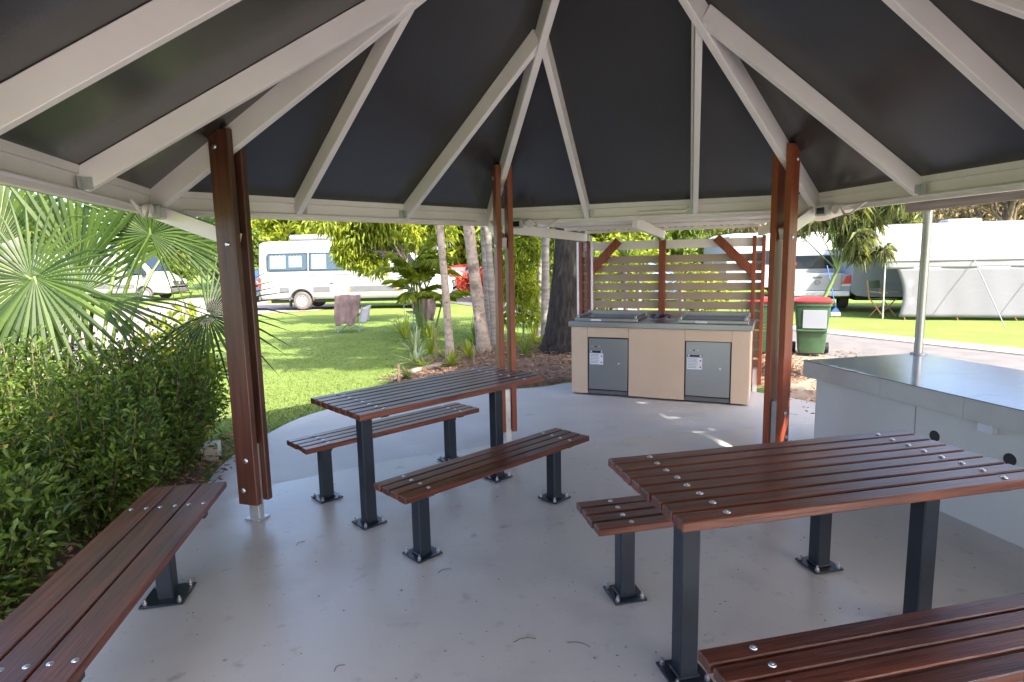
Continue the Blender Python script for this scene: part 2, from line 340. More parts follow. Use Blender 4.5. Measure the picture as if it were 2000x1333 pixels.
# ================================================================== SETTING
def big_ground():
    """one sheet to the horizon; rises into a low hill far to the back right"""
    xs = sorted(set([-260, -180, -120, -80, -60, -45] + list(range(-34, 48, 4)) + [55, 70, 90, 120, 180, 260]))
    ys = sorted(set([-60, -30, -12] + list(range(-6, 46, 4)) + [48, 54, 60, 68, 76, 86, 98, 112, 130, 160, 220, 320]))
    vs = []; fs = []
    for y in ys:
        for x in xs:
            t = max(0, min(1, (y-46)/60)); k = max(0, min(1, (x+10)/40))
            vs.append((x, y, -0.03 + (t*t*(3-2*t))*(4+16*k)))
    w = len(xs)
    for j in range(len(ys)-1):
        for i in range(w-1): fs.append((j*w+i, j*w+i+1, (j+1)*w+i+1, (j+1)*w+i))
    o = MB().add(vs, fs).build('lawn', 'turf', smooth=60); o['kind'] = 'structure'
big_ground()
inner = [(-1.98, -6), (-2.02, 2.2), (-2.12, 3.72), (-1.93, 4.24), (-1.06, 4.80), (0.0, 5.24), (1.67, 5.40), (2.95, 5.60), (4.2, 5.2), (6.4, 3.2), (7.0, -6)]
outer = [(-2.1, 3.0)] + smooth_poly([(-2.22, 3.9), (-2.46, 4.75), (-2.46, 5.65), (-2.28, 6.45), (-1.75, 7.05), (-0.9, 7.38), (0.3, 7.62), (0.9, 7.9), (2.2, 7.75), (3.1, 6.95), (3.6, 6.2), (4.4, 5.3)], 5) + [(4.6, 4.6)]
sheet('footpath', outer, -0.008, 'concrete', 0.12)
sheet('floor', inner, 0.004, 'floor', 0.12)
road_l = smooth_poly([(-5.0, 2), (-5.6, 7), (-6.6, 11), (-8.0, 15), (-9.6, 19.5), (-8.6, 21.2), (-7.2, 21.9)], 5) + [(-7.1, 25.4), (-11, 26.4), (-13.2, 34), (-14.5, 52), (-20, 52), (-18, 34), (-15.5, 22), (-13, 13), (-11, 6), (-10, 2)]
sheet('road', road_l, -0.014, 'road')
# right hand road and kerb, running back-left to front-right
rd = Vector((0.435, -0.90, 0)); rn = Vector((0.90, 0.435, 0)); k0 = Vector((6.62, 12.4, 0))
def rp(t, o): p = k0 + rd*t + rn*o; return (p.x, p.y)
sheet('service_road', [rp(-40, -0.02), rp(25, -0.02), rp(25, -2.9), rp(-40, -2.9)], -0.012, 'asphalt')
kb = MB()
prof = [(0, -0.1), (0.30, -0.1), (0.30, 0.055), (0.05, 0.055), (0.0, 0.01)]
for t0 in range(-40, 25, 2):
    a = [(*rp(t0+0.008, o), z) for o, z in prof]; b = [(*rp(t0+1.992, o), z) for o, z in prof]
    kb.loft([a, b])
tag(kb.build('kerb', 'kerb'), kind='structure')
def mound(name, poly, z0, hgt, m, rough=0.02):
    c = Vector((sum(p[0] for p in poly)/len(poly), sum(p[1] for p in poly)/len(poly), 0)); secs = []
    for k, s in enumerate((1, 0.93, 0.84, 0.72, 0.58, 0.42, 0.25, 0.08)):
        ring = []
        for p in poly:
            q = c + (Vector((*p, 0))-c)*s; ring.append((q.x, q.y, z0 - (0.1 if k == 0 else 0) + hgt*(1-s)**0.5*(1 if k else 0) + (random.uniform(-rough, rough) if k else 0)))
        secs.append(ring)
    mb = MB(); mb.loft(secs, cap=False); n = len(poly); o = len(mb.v)-n; mb.f.append(tuple(o+i for i in range(n)))
    ob = mb.build(name, m, smooth=80); ob['kind'] = 'structure'; return ob
bed = smooth_poly([(-1.75, 7.95), (-0.9, 7.50), (0.35, 7.72), (0.9, 8.05), (2.2, 7.95), (3.2, 7.4), (3.9, 7.6), (4.6, 8.8), (4.4, 10.6), (3.2, 12.0), (1.2, 12.4), (-0.6, 12.0), (-1.3, 10.6), (-1.75, 9.2), (-1.95, 8.4)], 4)
mound('mulch_bed', bed, -0.02, 0.10, 'mulch')
mound('dirt_verge', smooth_poly([(3.0, 6.6), (3.7, 6.35), (4.6, 5.5), (5.6, 5.6), (6.3, 7.2), (5.3, 9.7), (4.5, 11.0), (4.0, 9.2), (3.3, 7.5)], 3), -0.02, 0.03, 'dirt', 0.008)
mound('garden_bed', smooth_poly([(-2.06, 1.0), (-2.1, 2.6), (-2.2, 3.85), (-2.5, 4.7), (-2.75, 5.35), (-3.3, 5.9), (-4.6, 5.8), (-5.3, 4.2), (-5.1, 2.0), (-4.4, 0.2), (-2.6, 0.2)], 3), -0.02, 0.04, 'mulch')
# wood chips on the beds (nobody could count them)
def chips(name, poly_fn, n, lab):
    pts = []
    while len(pts) < n:
        p = poly_fn()
        if p: pts.append(p)
    C = np.array(pts); D = rdir(n, 0, 0.15); N = rdir(n, 1.6)
    me = leaf_mesh(name, C, D, N, np.random.uniform(0.03, 0.09, n), np.random.uniform(0.012, 0.03, n), leafchip, fold=0.1)
    o = link(name, me); tag(o, lab, 'mulch', kind='stuff')
def inside(p, poly):
    c = False; j = len(poly)-1
    for i in range(len(poly)):
        if (poly[i][1] > p[1]) != (poly[j][1] > p[1]) and p[0] < (poly[j][0]-poly[i][0])*(p[1]-poly[i][1])/(poly[j][1]-poly[i][1])+poly[i][0]: c = not c
        j = i
    return c
leafchip = leafmat('chip_flakes', (0.11, 0.055, 0.03), (0.36, 0.23, 0.15), 0.05, 0.85)
def bedpt():
    x, y = random.uniform(-2, 4.6), random.uniform(7.4, 12.4)
    if not inside((x, y), bed): return None
    cx, cy = 1.2, 9.7; return (x, y, 0.015 + 0.075*max(0, 1-((x-cx)/3.2)**2-((y-cy)/2.6)**2) + random.uniform(0, 0.025))
chips('wood_chips', bedpt, 9000, 'loose brown wood chips covering the garden bed around the trees')
def bedpt2():
    x, y = random.uniform(-3.6, -2.05), random.uniform(1.0, 5.6)
    return (x, y, 0.03+random.uniform(0, 0.02)) if x < -2.02-0.12*max(0, y-2.4) else None
chips('bark_litter', bedpt2, 2500, 'dry bark and leaf litter under the hedge shrubs')
def dirtpt():
    x, y = random.uniform(3.1, 6.0), random.uniform(5.6, 10); return (x, y, 0.01+random.uniform(0, 0.012))
chips('dry_leaves', dirtpt, 1300, 'dry fallen leaves scattered over the sandy verge by the bins')
# small litter on the painted floor
n = 620
C = np.stack([np.random.uniform(-1.9, 3.0, n), np.random.uniform(0.9, 7.2, n), np.full(n, 0.0075)], 1)
C[:120] = np.stack([np.random.normal(0.5, 0.9, 120), np.random.normal(2.9, 0.8, 120), np.full(120, 0.0075)], 1)
me = leaf_mesh('leaf_litter', C, rdir(n, 0, 0.02), rdir(n, 4, 1), np.random.uniform(0.004, 0.026, n)*np.random.uniform(0.3, 1, n), np.random.uniform(0.003, 0.010, n), 'litter', fold=0.12)
tag(link('leaf_litter', me), 'specks of dry leaf litter scattered over the pale painted floor', 'litter', kind='stuff')
tw = MB()
for (x, y, a, L) in [(-0.02, 2.36, 0.2, 0.10), (0.21, 2.35, -0.35, 0.10), (-0.42, 2.95, 0.5, 0.08), (-1.3, 3.3, 0.9, 0.06), (2.75, 6.05, -0.5, 0.22), (-0.75, 2.2, 0.8, 0.05)]:
    tw.tube([(x+math.cos(a)*L*t-math.sin(a)*0.02*math.sin(3*t), y+math.sin(a)*L*t+math.cos(a)*0.02*math.sin(3*t), 0.008) for t in (0, .33, .66, 1)], 0.0016, 5)
tag(tw.build('twigs', 'stem'), 'short curled brown twigs lying on the pale painted floor', 'twigs', kind='stuff')

# ================================================================== GAZEBO
GX, GY, GROT = 0.4396, 3.0343, 0.2234
RP, RE, ZE, ZC = 2.235, 2.8469, 2.144, 3.645
SL = (ZC-ZE)/RE
def gv(i, r, z):
    a = GROT + PI/2 + (1-i)*PI/3; return Vector((r*math.cos(a), r*math.sin(a), z))
def gdir(i):
    a = GROT + PI/2 + (1-i)*PI/3; return Vector((math.cos(a), math.sin(a), 0)), Vector((-math.sin(a), math.cos(a), 0))
gz = thing('gazebo', 'hexagonal open gazebo with white rafters, charcoal ceiling and red-brown timber posts', 'gazebo', (GX, GY, 0))
bolt_me = MB().lathe([(0, 0.006), (0.006, 0.0055), (0.010, 0.003), (0.0115, 0.0), (0.0115, -0.004)], 10).mesh('bolt', 'steel_bolt', 40)
bolt_big = MB().lathe([(0, 0.010), (0.010, 0.009), (0.016, 0.005), (0.018, 0.0), (0.018, -0.006)], 12).mesh('bolt', 'steel_bolt', 40)
def orient(o, loc, normal):
    o.location = loc; o.rotation_euler = Vector(normal).to_track_quat('Z', 'Y').to_euler()
for i in range(-1, 5):
    rd_, td = gdir(i); RP = 2.80 if i == -1 else 2.235
    for s in (-1, 1):
        ctr = rd_*RP + td*s*0.0505
        top = ZC - SL*RP - 0.012
        me = MB().box((0, 0, 0), (0.145, 0.045, top-0.125), 0.004).mesh('post_plank', 'wood_post' if i <= 0 else 'wood_red')
        o = link('post_plank', me, gz, (ctr.x, ctr.y, (top+0.125)/2)); o.rotation_euler = (0, 0, math.atan2(rd_.y, rd_.x))
        for zz in (0.22, 0.42, 1.78, top-0.1):
            b = link('bolt', bolt_big, o); off = 0.028 if zz in (0.22, top-0.1) else -0.01
            orient(b, (off, s*0.0225, zz-(top+0.125)/2), (0, s, 0))
    st = MB(); q = rd_*RP
    st.box((q.x, q.y, 0.26), (0.075, 0.052, 0.50), 0.003, Matrix.Rotation(math.atan2(rd_.y, rd_.x), 3, 'Z'))
    st.box((q.x, q.y, 0.012), (0.12, 0.10, 0.012), 0.002, Matrix.Rotation(math.atan2(rd_.y, rd_.x), 3, 'Z'))
    st.build('post_stirrup', 'galv', gz)
    # hip rafter
    d = 0.14; dz = d/2/math.cos(math.atan(SL))
    p = gv(i, RE+0.06, ZC-SL*(RE+0.06)-dz-0.002); q2 = gv(i, 0.06, ZC-SL*0.06-dz-0.002)
    hp = MB().bar(p, q2, 0.05, d, ch=0.004).build('hip_rafter', 'white', gz)
    MB().bar(gv(i, RE-0.02, 2.005), gv(i, RP-0.03, 1.80), 0.044, 0.095, ch=0.003).build('knee_brace', 'white', gz)
    # side i -> i+1
    A, B = gv(i, RE, ZE), gv(i+1, RE, ZE)
    e = (B-A).normalized(); inn = (Vector((0, 0, ZE))-(A+B)/2).normalized(); AP = RE*math.cos(PI/6); sl2 = (ZC-ZE)/AP
    for s in (1/3, 2/3):
        base = A + (B-A)*s; d = 0.115; dz = d/2/math.cos(math.atan(sl2)); r_in = RE*0.2887+0.03
        p = base - inn*0.01; p.z = ZE + sl2*(-0.01) - dz-0.002
        tp = base + inn*(AP-r_in); tp.z = ZE + sl2*(AP-r_in) - dz-0.002
        MB().bar(p, tp, 0.044, d, ch=0.003).build('jack_rafter', 'white', gz)
        br = MB(); c0 = base + inn*0.008; side = 1 if s < 0.5 else -1
        br.box((c0.x+e.x*side*0.045, c0.y+e.y*side*0.045, ZE-0.085), (0.045, 0.005, 0.06), 0.001, Matrix.Rotation(math.atan2(e.y, e.x), 3, 'Z'))
        c1 = base + inn*0.03 + e*side*0.0245
        br.box((c1.x, c1.y, ZE-0.085), (0.005, 0.05, 0.06), 0.001, Matrix.Rotation(math.atan2(e.y, e.x), 3, 'Z'))
        br.build('rafter_bracket', 'galv', gz)
    def ring(r0, r1, z0, z1):
        return [[gv(j, r0, z0), gv(j, r1, z0), gv(j, r1, z1), gv(j, r0, z1)] for j in (i, i+1)]
    MB().loft(ring(RE+0.012, RE+0.062, 1.985, ZE-0.042)).build('eave_beam', 'white', gz)
    MB().loft(ring(RE-0.002, RE+0.062, ZE-0.04, ZE+0.004)).build('top_plate', 'white', gz)
    MB().loft(ring(RE+0.066, RE+0.18, 2.03, ZE-0.02)).build('gutter', 'white', gz)
    # ceiling and roof sheet facets
    def zc(r): return ZC - SL*r
    a, b, c = gv(i, RE+0.14, zc(RE+0.14)), gv(i+1, RE+0.14, zc(RE+0.14)), Vector((0, 0, ZC))
    MB().prism([a, b, c], (0, 0, 0.03)).build('ceiling_panel', 'ceiling', gz)
    a, b, c = gv(i, RE+0.30, zc(RE+0.30)+0.045), gv(i+1, RE+0.30, zc(RE+0.30)+0.045), Vector((0, 0, ZC+0.045))
    MB().prism([a, b, c], (0, 0, 0.03)).build('roof_panel', 'roof', gz)
    # conduit along the beam
    MB().tube([A+(B-A)*0.06+inn*-0.0+Vector((0, 0, -0.125)), A+(B-A)*0.94+Vector((0, 0, -0.125))], 0.0115, 8).build('conduit', 'white', gz, 60)
# apex boss
MB().lathe([(0, ZC-0.32), (0.075, ZC-0.32), (0.085, ZC-0.30), (0.085, ZC-0.03), (0, ZC-0.03)], 12).build('apex_block', 'white', gz, 30)
# conduit run up the jack rafter beside the right post, and bent down to the beam
A, B = gv(1, RE, ZE), gv(2, RE, ZE); inn = (Vector((0, 0, ZE))-(A+B)/2).normalized(); e = (B-A).normalized(); AP = RE*math.cos(PI/6); sl2 = (ZC-ZE)/AP
base = A+(B-A)*(2/3)-e*0.034
pts = [base+(A-B).normalized()*0.45+Vector((0, 0, -0.09))+inn*0.01, base+(A-B).normalized()*0.05+Vector((0, 0, -0.09))+inn*0.01, base+Vector((0, 0, -0.06))+inn*0.015]
pts += [base+inn*t+Vector((0, 0, sl2*t-0.06)) for t in (0.1, 0.5, 1.0, AP-RE*0.2887-0.05)]
MB().tube(pts, 0.010, 8).build('conduit', 'white', gz, 60)
# floodlights under the beam corners, with their cable boxes
for (i, s, m_) in ((0, -0.035, 'galv'), (1, 0.10, 'galv'), (2, 0.055, 'galv')):
    A, B = gv(i, RE, ZE), gv(i+1, RE, ZE)
    if s < 0: A, B = gv(i, RE, ZE), gv(i-1, RE, ZE); s = -s
    inn = (Vector((0, 0, ZE))-(A+B)/2).normalized(); e = (B-A).normalized(); c0 = A+(B-A)*s+inn*0.06+Vector((0, 0, -0.15))
    rot = Matrix.Rotation(math.atan2(e.y, e.x), 3, 'Z')
    f = MB().box(c0, (0.13, 0.055, 0.085), 0.006, rot).build('floodlight', 'galv', gz)
    MB().box(c0+inn*0.030+Vector((0, 0, -0.004)), (0.075, 0.006, 0.05), 0.001, rot).build('lamp_glass', 'dark_glass' if i else 'clear_lens', f)
    MB().bar(c0-inn*0.02+Vector((0, 0, 0.03)), c0-inn*0.062+Vector((0, 0, 0.05)), 0.05, 0.012).build('bracket', 'white', f)
    c1 = c0 + e*0.17
    MB().tube([c1+Vector((0, 0, 0.02)), c1+e*0.05+Vector((0, 0, -0.045)), c1+e*0.11+Vector((0, 0, -0.05)), c1+e*0.2+Vector((0, 0, 0.0)), c1+e*0.26+Vector((0, 0, 0.03))], 0.008, 6).build('cable', 'white', gz, 60)
    c2 = c0+e*0.13-inn*0.03
    MB().lathe([(0, 0.035), (0.035, 0.035), (0.04, 0.03), (0.04, -0.01), (0, -0.01)], 12, axis='z').build('junction_box', 'white', gz, 30).matrix_local = Matrix.Translation(c2) @ inn.to_track_quat('Z', 'Y').to_matrix().to_4x4()

# ================================================================== TABLES AND BENCHES
PITCH_S, SW, ST = 0.0822, 0.069, 0.036
slat_mes = [MB().box((0, 0, 0), (1.496+random.uniform(-0.004, 0.004), SW, ST), 0.004).mesh('slat', 'wood') for _ in range(3)]
nut_me = MB().lathe([(0, 0.007), (0.005, 0.0068), (0.0052, 0.004), (0.0105, 0.003), (0.0125, 0.0), (0.0125, -0.003)], 10).mesh('bolt', 'steel_bolt', 30)
def leg_mesh(hgt):
    mb = MB(); mb.box((0, 0, hgt/2+0.004), (0.076, 0.076, hgt-0.008), 0.005); return mb.mesh('leg', 'dark_steel')
plate_me = MB().box((0, 0, 0), (0.165, 0.165, 0.010), 0.002).mesh('base_plate', 'dark_steel')
weld_me = MB().box((0, 0, 0), (0.090, 0.090, 0.010), 0.0045).mesh('weld_collar', 'dark_steel')
anchor_me = MB().lathe([(0, 0.028), (0.006, 0.028), (0.006, 0.014), (0.011, 0.014), (0.011, 0.0)], 6).mesh('anchor_bolt', 'steel_bolt')
LEGS = {}
def slatted(name, label, cat, loc, rot, nsl, hgt, wide, group):
    t = thing(name, label, cat, loc, rot, group)
    for k in range(nsl):
        y = (k-(nsl-1)/2)*PITCH_S
        o = link('slat', slat_mes[k % 3], t, (random.uniform(-0.003, 0.003), y, hgt-ST/2+random.uniform(-0.0008, 0.0008)))
        for sx in (-1, 1):
            link('bolt', nut_me, o, (sx*0.575+random.uniform(-0.004, 0.004), 0.0, ST/2), random.uniform(0, 6))
    lh = hgt-ST-0.012
    if lh not in LEGS: LEGS[lh] = leg_mesh(lh)
    for sx in (-1, 1):
        l = link('leg', LEGS[lh], t, (sx*0.552, 0, 0))
        bp_ = link('base_plate', plate_me, l, (0, 0, 0.0095)); link('weld_collar', weld_me, l, (0, 0, 0.0195))
        for ax in (-1, 1):
            for ay in (-1, 1): link('anchor_bolt', anchor_me, l, (ax*0.063, ay*0.063, 0.0145))
        MB().box((sx*0.575, 0, hgt-ST-0.0065), (0.05, wide, 0.011), 0.001).build('cross_arm', 'dark_steel', t)
        MB().box((sx*0.552, 0, hgt-ST-0.035), (0.0785, 0.0785, 0.045), 0.001).build('leg_cap', 'dark_steel', t)
    return t
HT, HB, DB = 0.8025, 0.4368, 0.5845
for (tx, ty, ta, nm) in ((-0.5328, 3.9671, 0.7561, 'A'), (1.1926, 2.2602, 0.2173, 'B')):
    nrm = Vector((-math.sin(ta), math.cos(ta), 0)); c = Vector((tx, ty, 0.004))
    if nm == 'A': labs = ('slatted timber picnic table nearer the barbecue, beside the middle timber post', 'slatted bench on the lawn side of the farther picnic table', 'slatted bench on the near side of the farther picnic table')
    else: labs = ('slatted timber picnic table in the right foreground by the tiled counter', 'slatted bench partly hidden behind the foreground picnic table', 'slatted bench cut off by the bottom right corner')
    slatted('picnic_table', labs[0], 'table', c, ta, 8, HT, 0.60, 'slatted picnic tables')
    slatted('picnic_bench', labs[1], 'bench', c+nrm*DB, ta, 4, HB, 0.27, 'slatted picnic benches')
    slatted('picnic_bench', labs[2], 'bench', c-nrm*DB, ta, 4, HB, 0.27, 'slatted picnic benches')
# long plank bench at the left edge
bl = thing('plank_bench', 'long three-plank timber bench against the leafy hedge', 'bench', (-1.66, 2.27, 0.004), math.atan2(0.985, -0.185))
pl = MB().box((0, 0, 0), (1.86, 0.127, 0.036), 0.004).mesh('plank', 'wood')
for k in range(3):
    o = link('plank', pl, bl, (0.0, (k-1)*0.135, HB-0.018))
    for bx in (-0.62, 0.62):
        for by in (-0.035, 0.035): link('bolt', bolt_me, o, (bx, by, 0.017))
for bx in (-0.62, 0.62):
    l = link('leg', leg_mesh(HB-0.05), bl, (bx-0.1 if bx > 0 else bx, 0, 0)); link('base_plate', MB().box((0, 0, 0), (0.2, 0.2, 0.010), 0.002).mesh('base_plate', 'dark_steel'), l, (0, 0, 0.0095))
    for ax in (-1, 1):
        for ay in (-1, 1): link('anchor_bolt', anchor_me, l, (ax*0.078, ay*0.078, 0.0145))
    MB().box((bx, 0, HB-0.036-0.02), (0.05, 0.36, 0.036), 0.002).build('cross_arm', 'dark_steel', bl)

# ================================================================== BARBECUE, SCREEN, LEAN-TO
BA = Vector((0.734, 7.218, 0.0)); BROT = math.atan2(-0.403, 0.915)
bb = thing('barbecue_bench', 'cream panelled double barbecue with stainless steel doors and top', 'barbecue', BA, BROT)
MB().box((1.02, 0.375, 0.42), (2.03, 0.71, 0.81), 0).build('carcass', 'black', bb)
def cpanel(x0, x1, z0, z1): MB().box(((x0+x1)/2, 0.004, (z0+z1)/2), (x1-x0-0.003, 0.020, z1-z0-0.003), 0.0015).build('panel', 'cream', bb)
for q in [(0, 0.205, 0.012, 0.835), (0.205, 0.708, 0.712, 0.835), (0.708, 1.352, 0.012, 0.835), (1.352, 1.856, 0.703, 0.835), (1.856, 2.04, 0.012, 0.835)]: cpanel(*q)
for sx, y0 in ((0.002, 0.38), (2.04, 0.38)): MB().box((sx, y0, 0.424), (0.014, 0.715, 0.82), 0.002).build('side_panel', 'cream', bb)
for x0, x1 in ((0.212, 0.701), (1.359, 1.849)):
    d = MB().box(((x0+x1)/2, 0.003, 0.385), (x1-x0-0.016, 0.016, 0.625), 0.002).build('door', 'stainless', bb)
    MB().box(((x0+x1)/2, 0.012, 0.035), (x1-x0-0.01, 0.012, 0.045), 0.001).build('kick_plate', 'darkgrey', bb)
    MB().lathe([(0, -0.012), (0.010, -0.011), (0.013, -0.006), (0.013, 0)], 12, ((x1-0.11), -0.006, 0.40), 'y').build('lock', 'steel_bolt', d, 30)
    lb = MB().box((x0+0.105, -0.0065, 0.448), (0.165, 0.0015, 0.135), 0).build('sticker', 'label', d)
    for k, (zz, w0) in enumerate(((0.50, .11), (0.485, .1), (0.468, .115), (0.45, .1), (0.432, .11), (0.415, .09), (0.40, .1))):
        MB().box((x0+0.03+w0/2, -0.0078, zz), (w0, 0.0008, 0.0035), 0).build('print_line', 'ink', d)
    for zz in (0.482, 0.408): MB().box((x0+0.168, -0.0078, zz), (0.018, 0.0008, 0.018), 0.0003).build('print_mark', 'red_ink', d)
    MB().box((x0+0.105, -0.0065, 0.535), (0.165, 0.0015, 0.022), 0).build('sticker_header', 'ink', d)
    for xx in (0.04, 0.17): MB().add([(x0+xx-0.015, -0.008, 0.528), (x0+xx+0.015, -0.008, 0.528), (x0+xx, -0.008, 0.553)], [(0, 1, 2)]).build('warning_triangle', 'label', d)
    MB().lathe([(0, -0.010), (0.008, -0.009), (0.010, 0)], 10, (x0+0.095, -0.004, 0.60), 'y').build('button', 'black', d, 30)
    for xx in (0.05, 0.14): MB().lathe([(0, -0.004), (0.006, -0.003), (0.007, 0)], 8, (x0+xx, -0.005, 0.60), 'y').build('rivet', 'steel_bolt', d, 30)
tp = MB().box((1.02, 0.365, 0.868), (2.10, 0.78, 0.062), 0.004).build('worktop', 'stainless', bb)
for x0, x1 in ((0.03, 0.80), (1.26, 2.02)):
    u = MB().box(((x0+x1)/2, 0.33, 0.918), (x1-x0, 0.56, 0.036), 0.004).build('hotplate_tray', 'stainless', bb)
    MB().box(((x0+x1)/2, 0.33, 0.938), (x1-x0-0.10, 0.44, 0.008), 0.001).build('hotplate', 'dark_steel', u)
    MB().box(((x0+x1)/2, 0.61, 0.955), (x1-x0, 0.016, 0.06), 0.002).build('splash_back', 'stainless', u)
    for xx in (x0+0.03, x1-0.03): MB().box((xx, 0.33, 0.952), (0.03, 0.52, 0.034), 0.004).build('end_cheek', 'stainless', u)
    MB().box(((x0+x1)/2-0.12, 0.047, 0.915), (0.13, 0.006, 0.022), 0.001).build('name_plate', 'label', u)
# crumpled bag on the worktop
bgm = MB()
for k in range(26):
    a = random.uniform(0, 6.28); r_ = random.uniform(0, 0.12); p = Vector((1.02+r_*1.3*math.cos(a), 0.32+r_*math.sin(a), 0.915+random.uniform(0, 0.05)))
    vs = [p+Vector((random.uniform(-.06, .06), random.uniform(-.06, .06), random.uniform(-.012, .03))) for _ in range(4)]
    bgm.add(vs, [(0, 1, 2), (0, 2, 3), (0, 3, 1), (1, 3, 2)])
bwm = BROT; o = bgm.build('plastic_bag', mat('dark_blue_plastic', (0.012, 0.025, 0.06), 0.22, var=0.4)); o.location = BA; o.rotation_euler = (0, 0, BROT)
tag(o, 'crumpled dark blue plastic bag lying between the two barbecue hotplates', 'bag')
# slatted screen behind the barbecue with its lean-to roof
MT['slat_taupe'] = mat('taupe_painted_slat', (0.35, 0.26, 0.20), 0.55, var=0.06, scale=4)
scn = thing('slatted_screen', 'slatted privacy screen with red timber posts behind the barbecue', 'screen', BA, BROT)
SY = 0.83
for zc_ in (0.34, 0.458, 0.576, 0.694, 0.812, 0.93, 1.048, 1.166, 1.283, 1.40, 1.517, 1.634):
    MB().box((1.0, SY+random.uniform(-.002, .002), zc_), (2.30, 0.020, 0.093), 0.002).build('slat', 'slat_taupe', scn)
MB().box((1.0, SY, 1.815), (2.30, 0.022, 0.108), 0.002).build('top_rail', 'white', scn)
for xx in (-0.06, 2.085):
    for s in (-1, 1): MB().box((xx+s*0.052, SY-0.01, 0.99), (0.042, 0.125, 1.80), 0.003).build('screen_post', 'wood_red', scn)
    MB().box((xx, SY-0.01, 0.13), (0.05, 0.07, 0.28), 0.002).build('post_stirrup', 'white', scn)
MB().box((0.955, SY-0.035, 1.37), (0.082, 0.042, 1.0), 0.003).build('batten', 'wood_red', scn)
for p, q in (((-0.01, SY-0.05, 1.45), (0.40, SY-0.05, 1.88)), ((1.60, SY-0.05, 1.88), (2.03, SY-0.05, 1.45))):
    b = MB().bar(p, q, 0.04, 0.105, up=(0, 0, 1), ch=0.003).build('diagonal_brace', 'wood_red', scn)
MB().tube([(0.05, SY-0.09, 0.9), (0.05, SY-0.09, 1.86), (0.02, SY-0.05, 1.95)], 0.016, 8).build('conduit', 'white', scn, 60)
MB().tube([(-0.15, SY-0.06, 0.05), (-0.15, SY-0.06, 1.88)], 0.018, 8).build('downpipe', 'white', scn, 60)
# lean-to roof between gazebo eave and screen
lt = thing('lean_to_roof', 'white lean-to roof on beams between the gazebo and barbecue screen', 'roof', (0, 0, 0))
def wp(x, y, z): c_, s_ = math.cos(BROT), math.sin(BROT); return Vector((BA.x+c_*x-s_*y, BA.y+s_*x+c_*y, z))
LP, RPp, CP = wp(-0.06, SY, 1.935), wp(2.085, SY, 1.935), wp(0.955, SY, 1.935)
for a, b in ((Vector((-0.05, 5.96, 1.972)), LP), (Vector((2.56, 5.12, 1.972)), RPp), (Vector((1.16, 5.56, 1.972)), CP)):
    MB().bar(a, b, 0.045, 0.10, ch=0.003).build('beam', 'white', lt)
MB().bar(LP+Vector((0, 0, 0.07)), RPp+Vector((0, 0, 0.07)), 0.045, 0.035, ch=0.002).build('purlin', 'white', lt)
a0, a1 = Vector((-0.05, 5.96, 2.04)), Vector((2.56, 5.12, 2.04))
for t in (0.35, 0.68): MB().bar(a0.lerp(LP+Vector((0, 0, 0.07)), t), a1.lerp(RPp+Vector((0, 0, 0.07)), t), 0.045, 0.035, ch=0.002).build('purlin', 'white', lt)
RX = (RPp-LP).normalized(); cs = MB(); nn_ = 76; top = []; 
for j, (pa, pb) in enumerate(((a0, a1+RX*0.55), (LP+Vector((-.1, .1, 0.07)), RPp+Vector((.1, .05, 0.07))+RX*0.62))):  # sheet widened past the right screen post to keep sun off the barbecue
    for k in range(nn_+1): p = pa.lerp(pb, k/nn_); top.append((p.x, p.y, p.z+0.03+0.009*math.cos(k*PI*0.9)))
cs.add(top, [(k, k+1, nn_+2+k, nn_+1+k) for k in range(nn_)])
rs = cs.build('corrugated_sheet', 'white', lt); sm = rs.modifiers.new('s', 'SOLIDIFY'); sm.thickness = 0.004

# ================================================================== COUNTER AND ITS EXTENDED ROOF
CA = Vector((2.356, 4.715, 0)); CROT = math.atan2(-0.979, 0.206)
ct = thing('servery_counter', 'long tiled servery counter with grey top and painted base at right', 'counter', CA, CROT)
MB().box((2.2, 0.56, 0.335), (4.36, 0.86, 0.66), 0.004).build('base', 'render', ct)
for x0, x1 in ((0.02, 0.945), (0.953, 2.3), (2.308, 4.38)): MB().box(((x0+x1)/2, 0.122, 0.336), (x1-x0, 0.016, 0.664), 0.002).build('face_panel', 'render', ct)
js = [0.0, 0.17, 0.77, 1.37, 1.97, 2.57, 3.17, 3.77, 4.37]
for x0, x1 in zip(js, js[1:]):
    MB().box(((x0+x1)/2, 0.006, 0.735), (x1-x0-0.002, 0.012, 0.122), 0.001).build('edge_tile', 'tile_edge', ct)
    for y0, y1 in ((0.0, 0.55), (0.55, 1.11)):
        MB().box(((x0+x1)/2, (y0+y1)/2, 0.7965), (x1-x0-0.0012, y1-y0-0.0012, 0.010), 0.0006).build('top_tile', 'tile_top', ct)
for y0, y1 in ((0.013, 0.55), (0.55, 1.11)): MB().box((-0.001, (y0+y1)/2, 0.735), (0.010, y1-y0-0.002, 0.12), 0.001).build('edge_tile', 'tile_edge', ct)
MB().box((2.19, 0.56, 0.728), (4.36, 1.08, 0.125), 0).build('substrate', 'kerb', ct)
for u in (1.10, 1.57, 2.6): MB().lathe([(0, -0.001), (0.036, -0.001), (0.036, 0.01), (0, 0.01)], 20, (u, 0.1125, 0.477), 'y').build('cable_hole', 'black', ct)
sb = MB().box((1.452, 0.088, 0.632), (0.085, 0.05, 0.06), 0.004).build('outlet_box', 'label', ct)
kr = thing('extended_counter_roof', 'skillion roof on a weathered beam and slim steel pole above the counter, extended out of view to block sun', 'roof', (0, 0, 0))
MB().tube([(3.407, 4.893, 0.802), (3.407, 4.893, 1.985)], 0.033, 16).build('pole', 'stainless', kr, 40)
MB().lathe([(0, 0.012), (0.055, 0.012), (0.06, 0.006), (0.06, 0.0)], 16, (3.407, 4.893, 0.8025)).build('pole_flange', 'stainless', kr, 30)
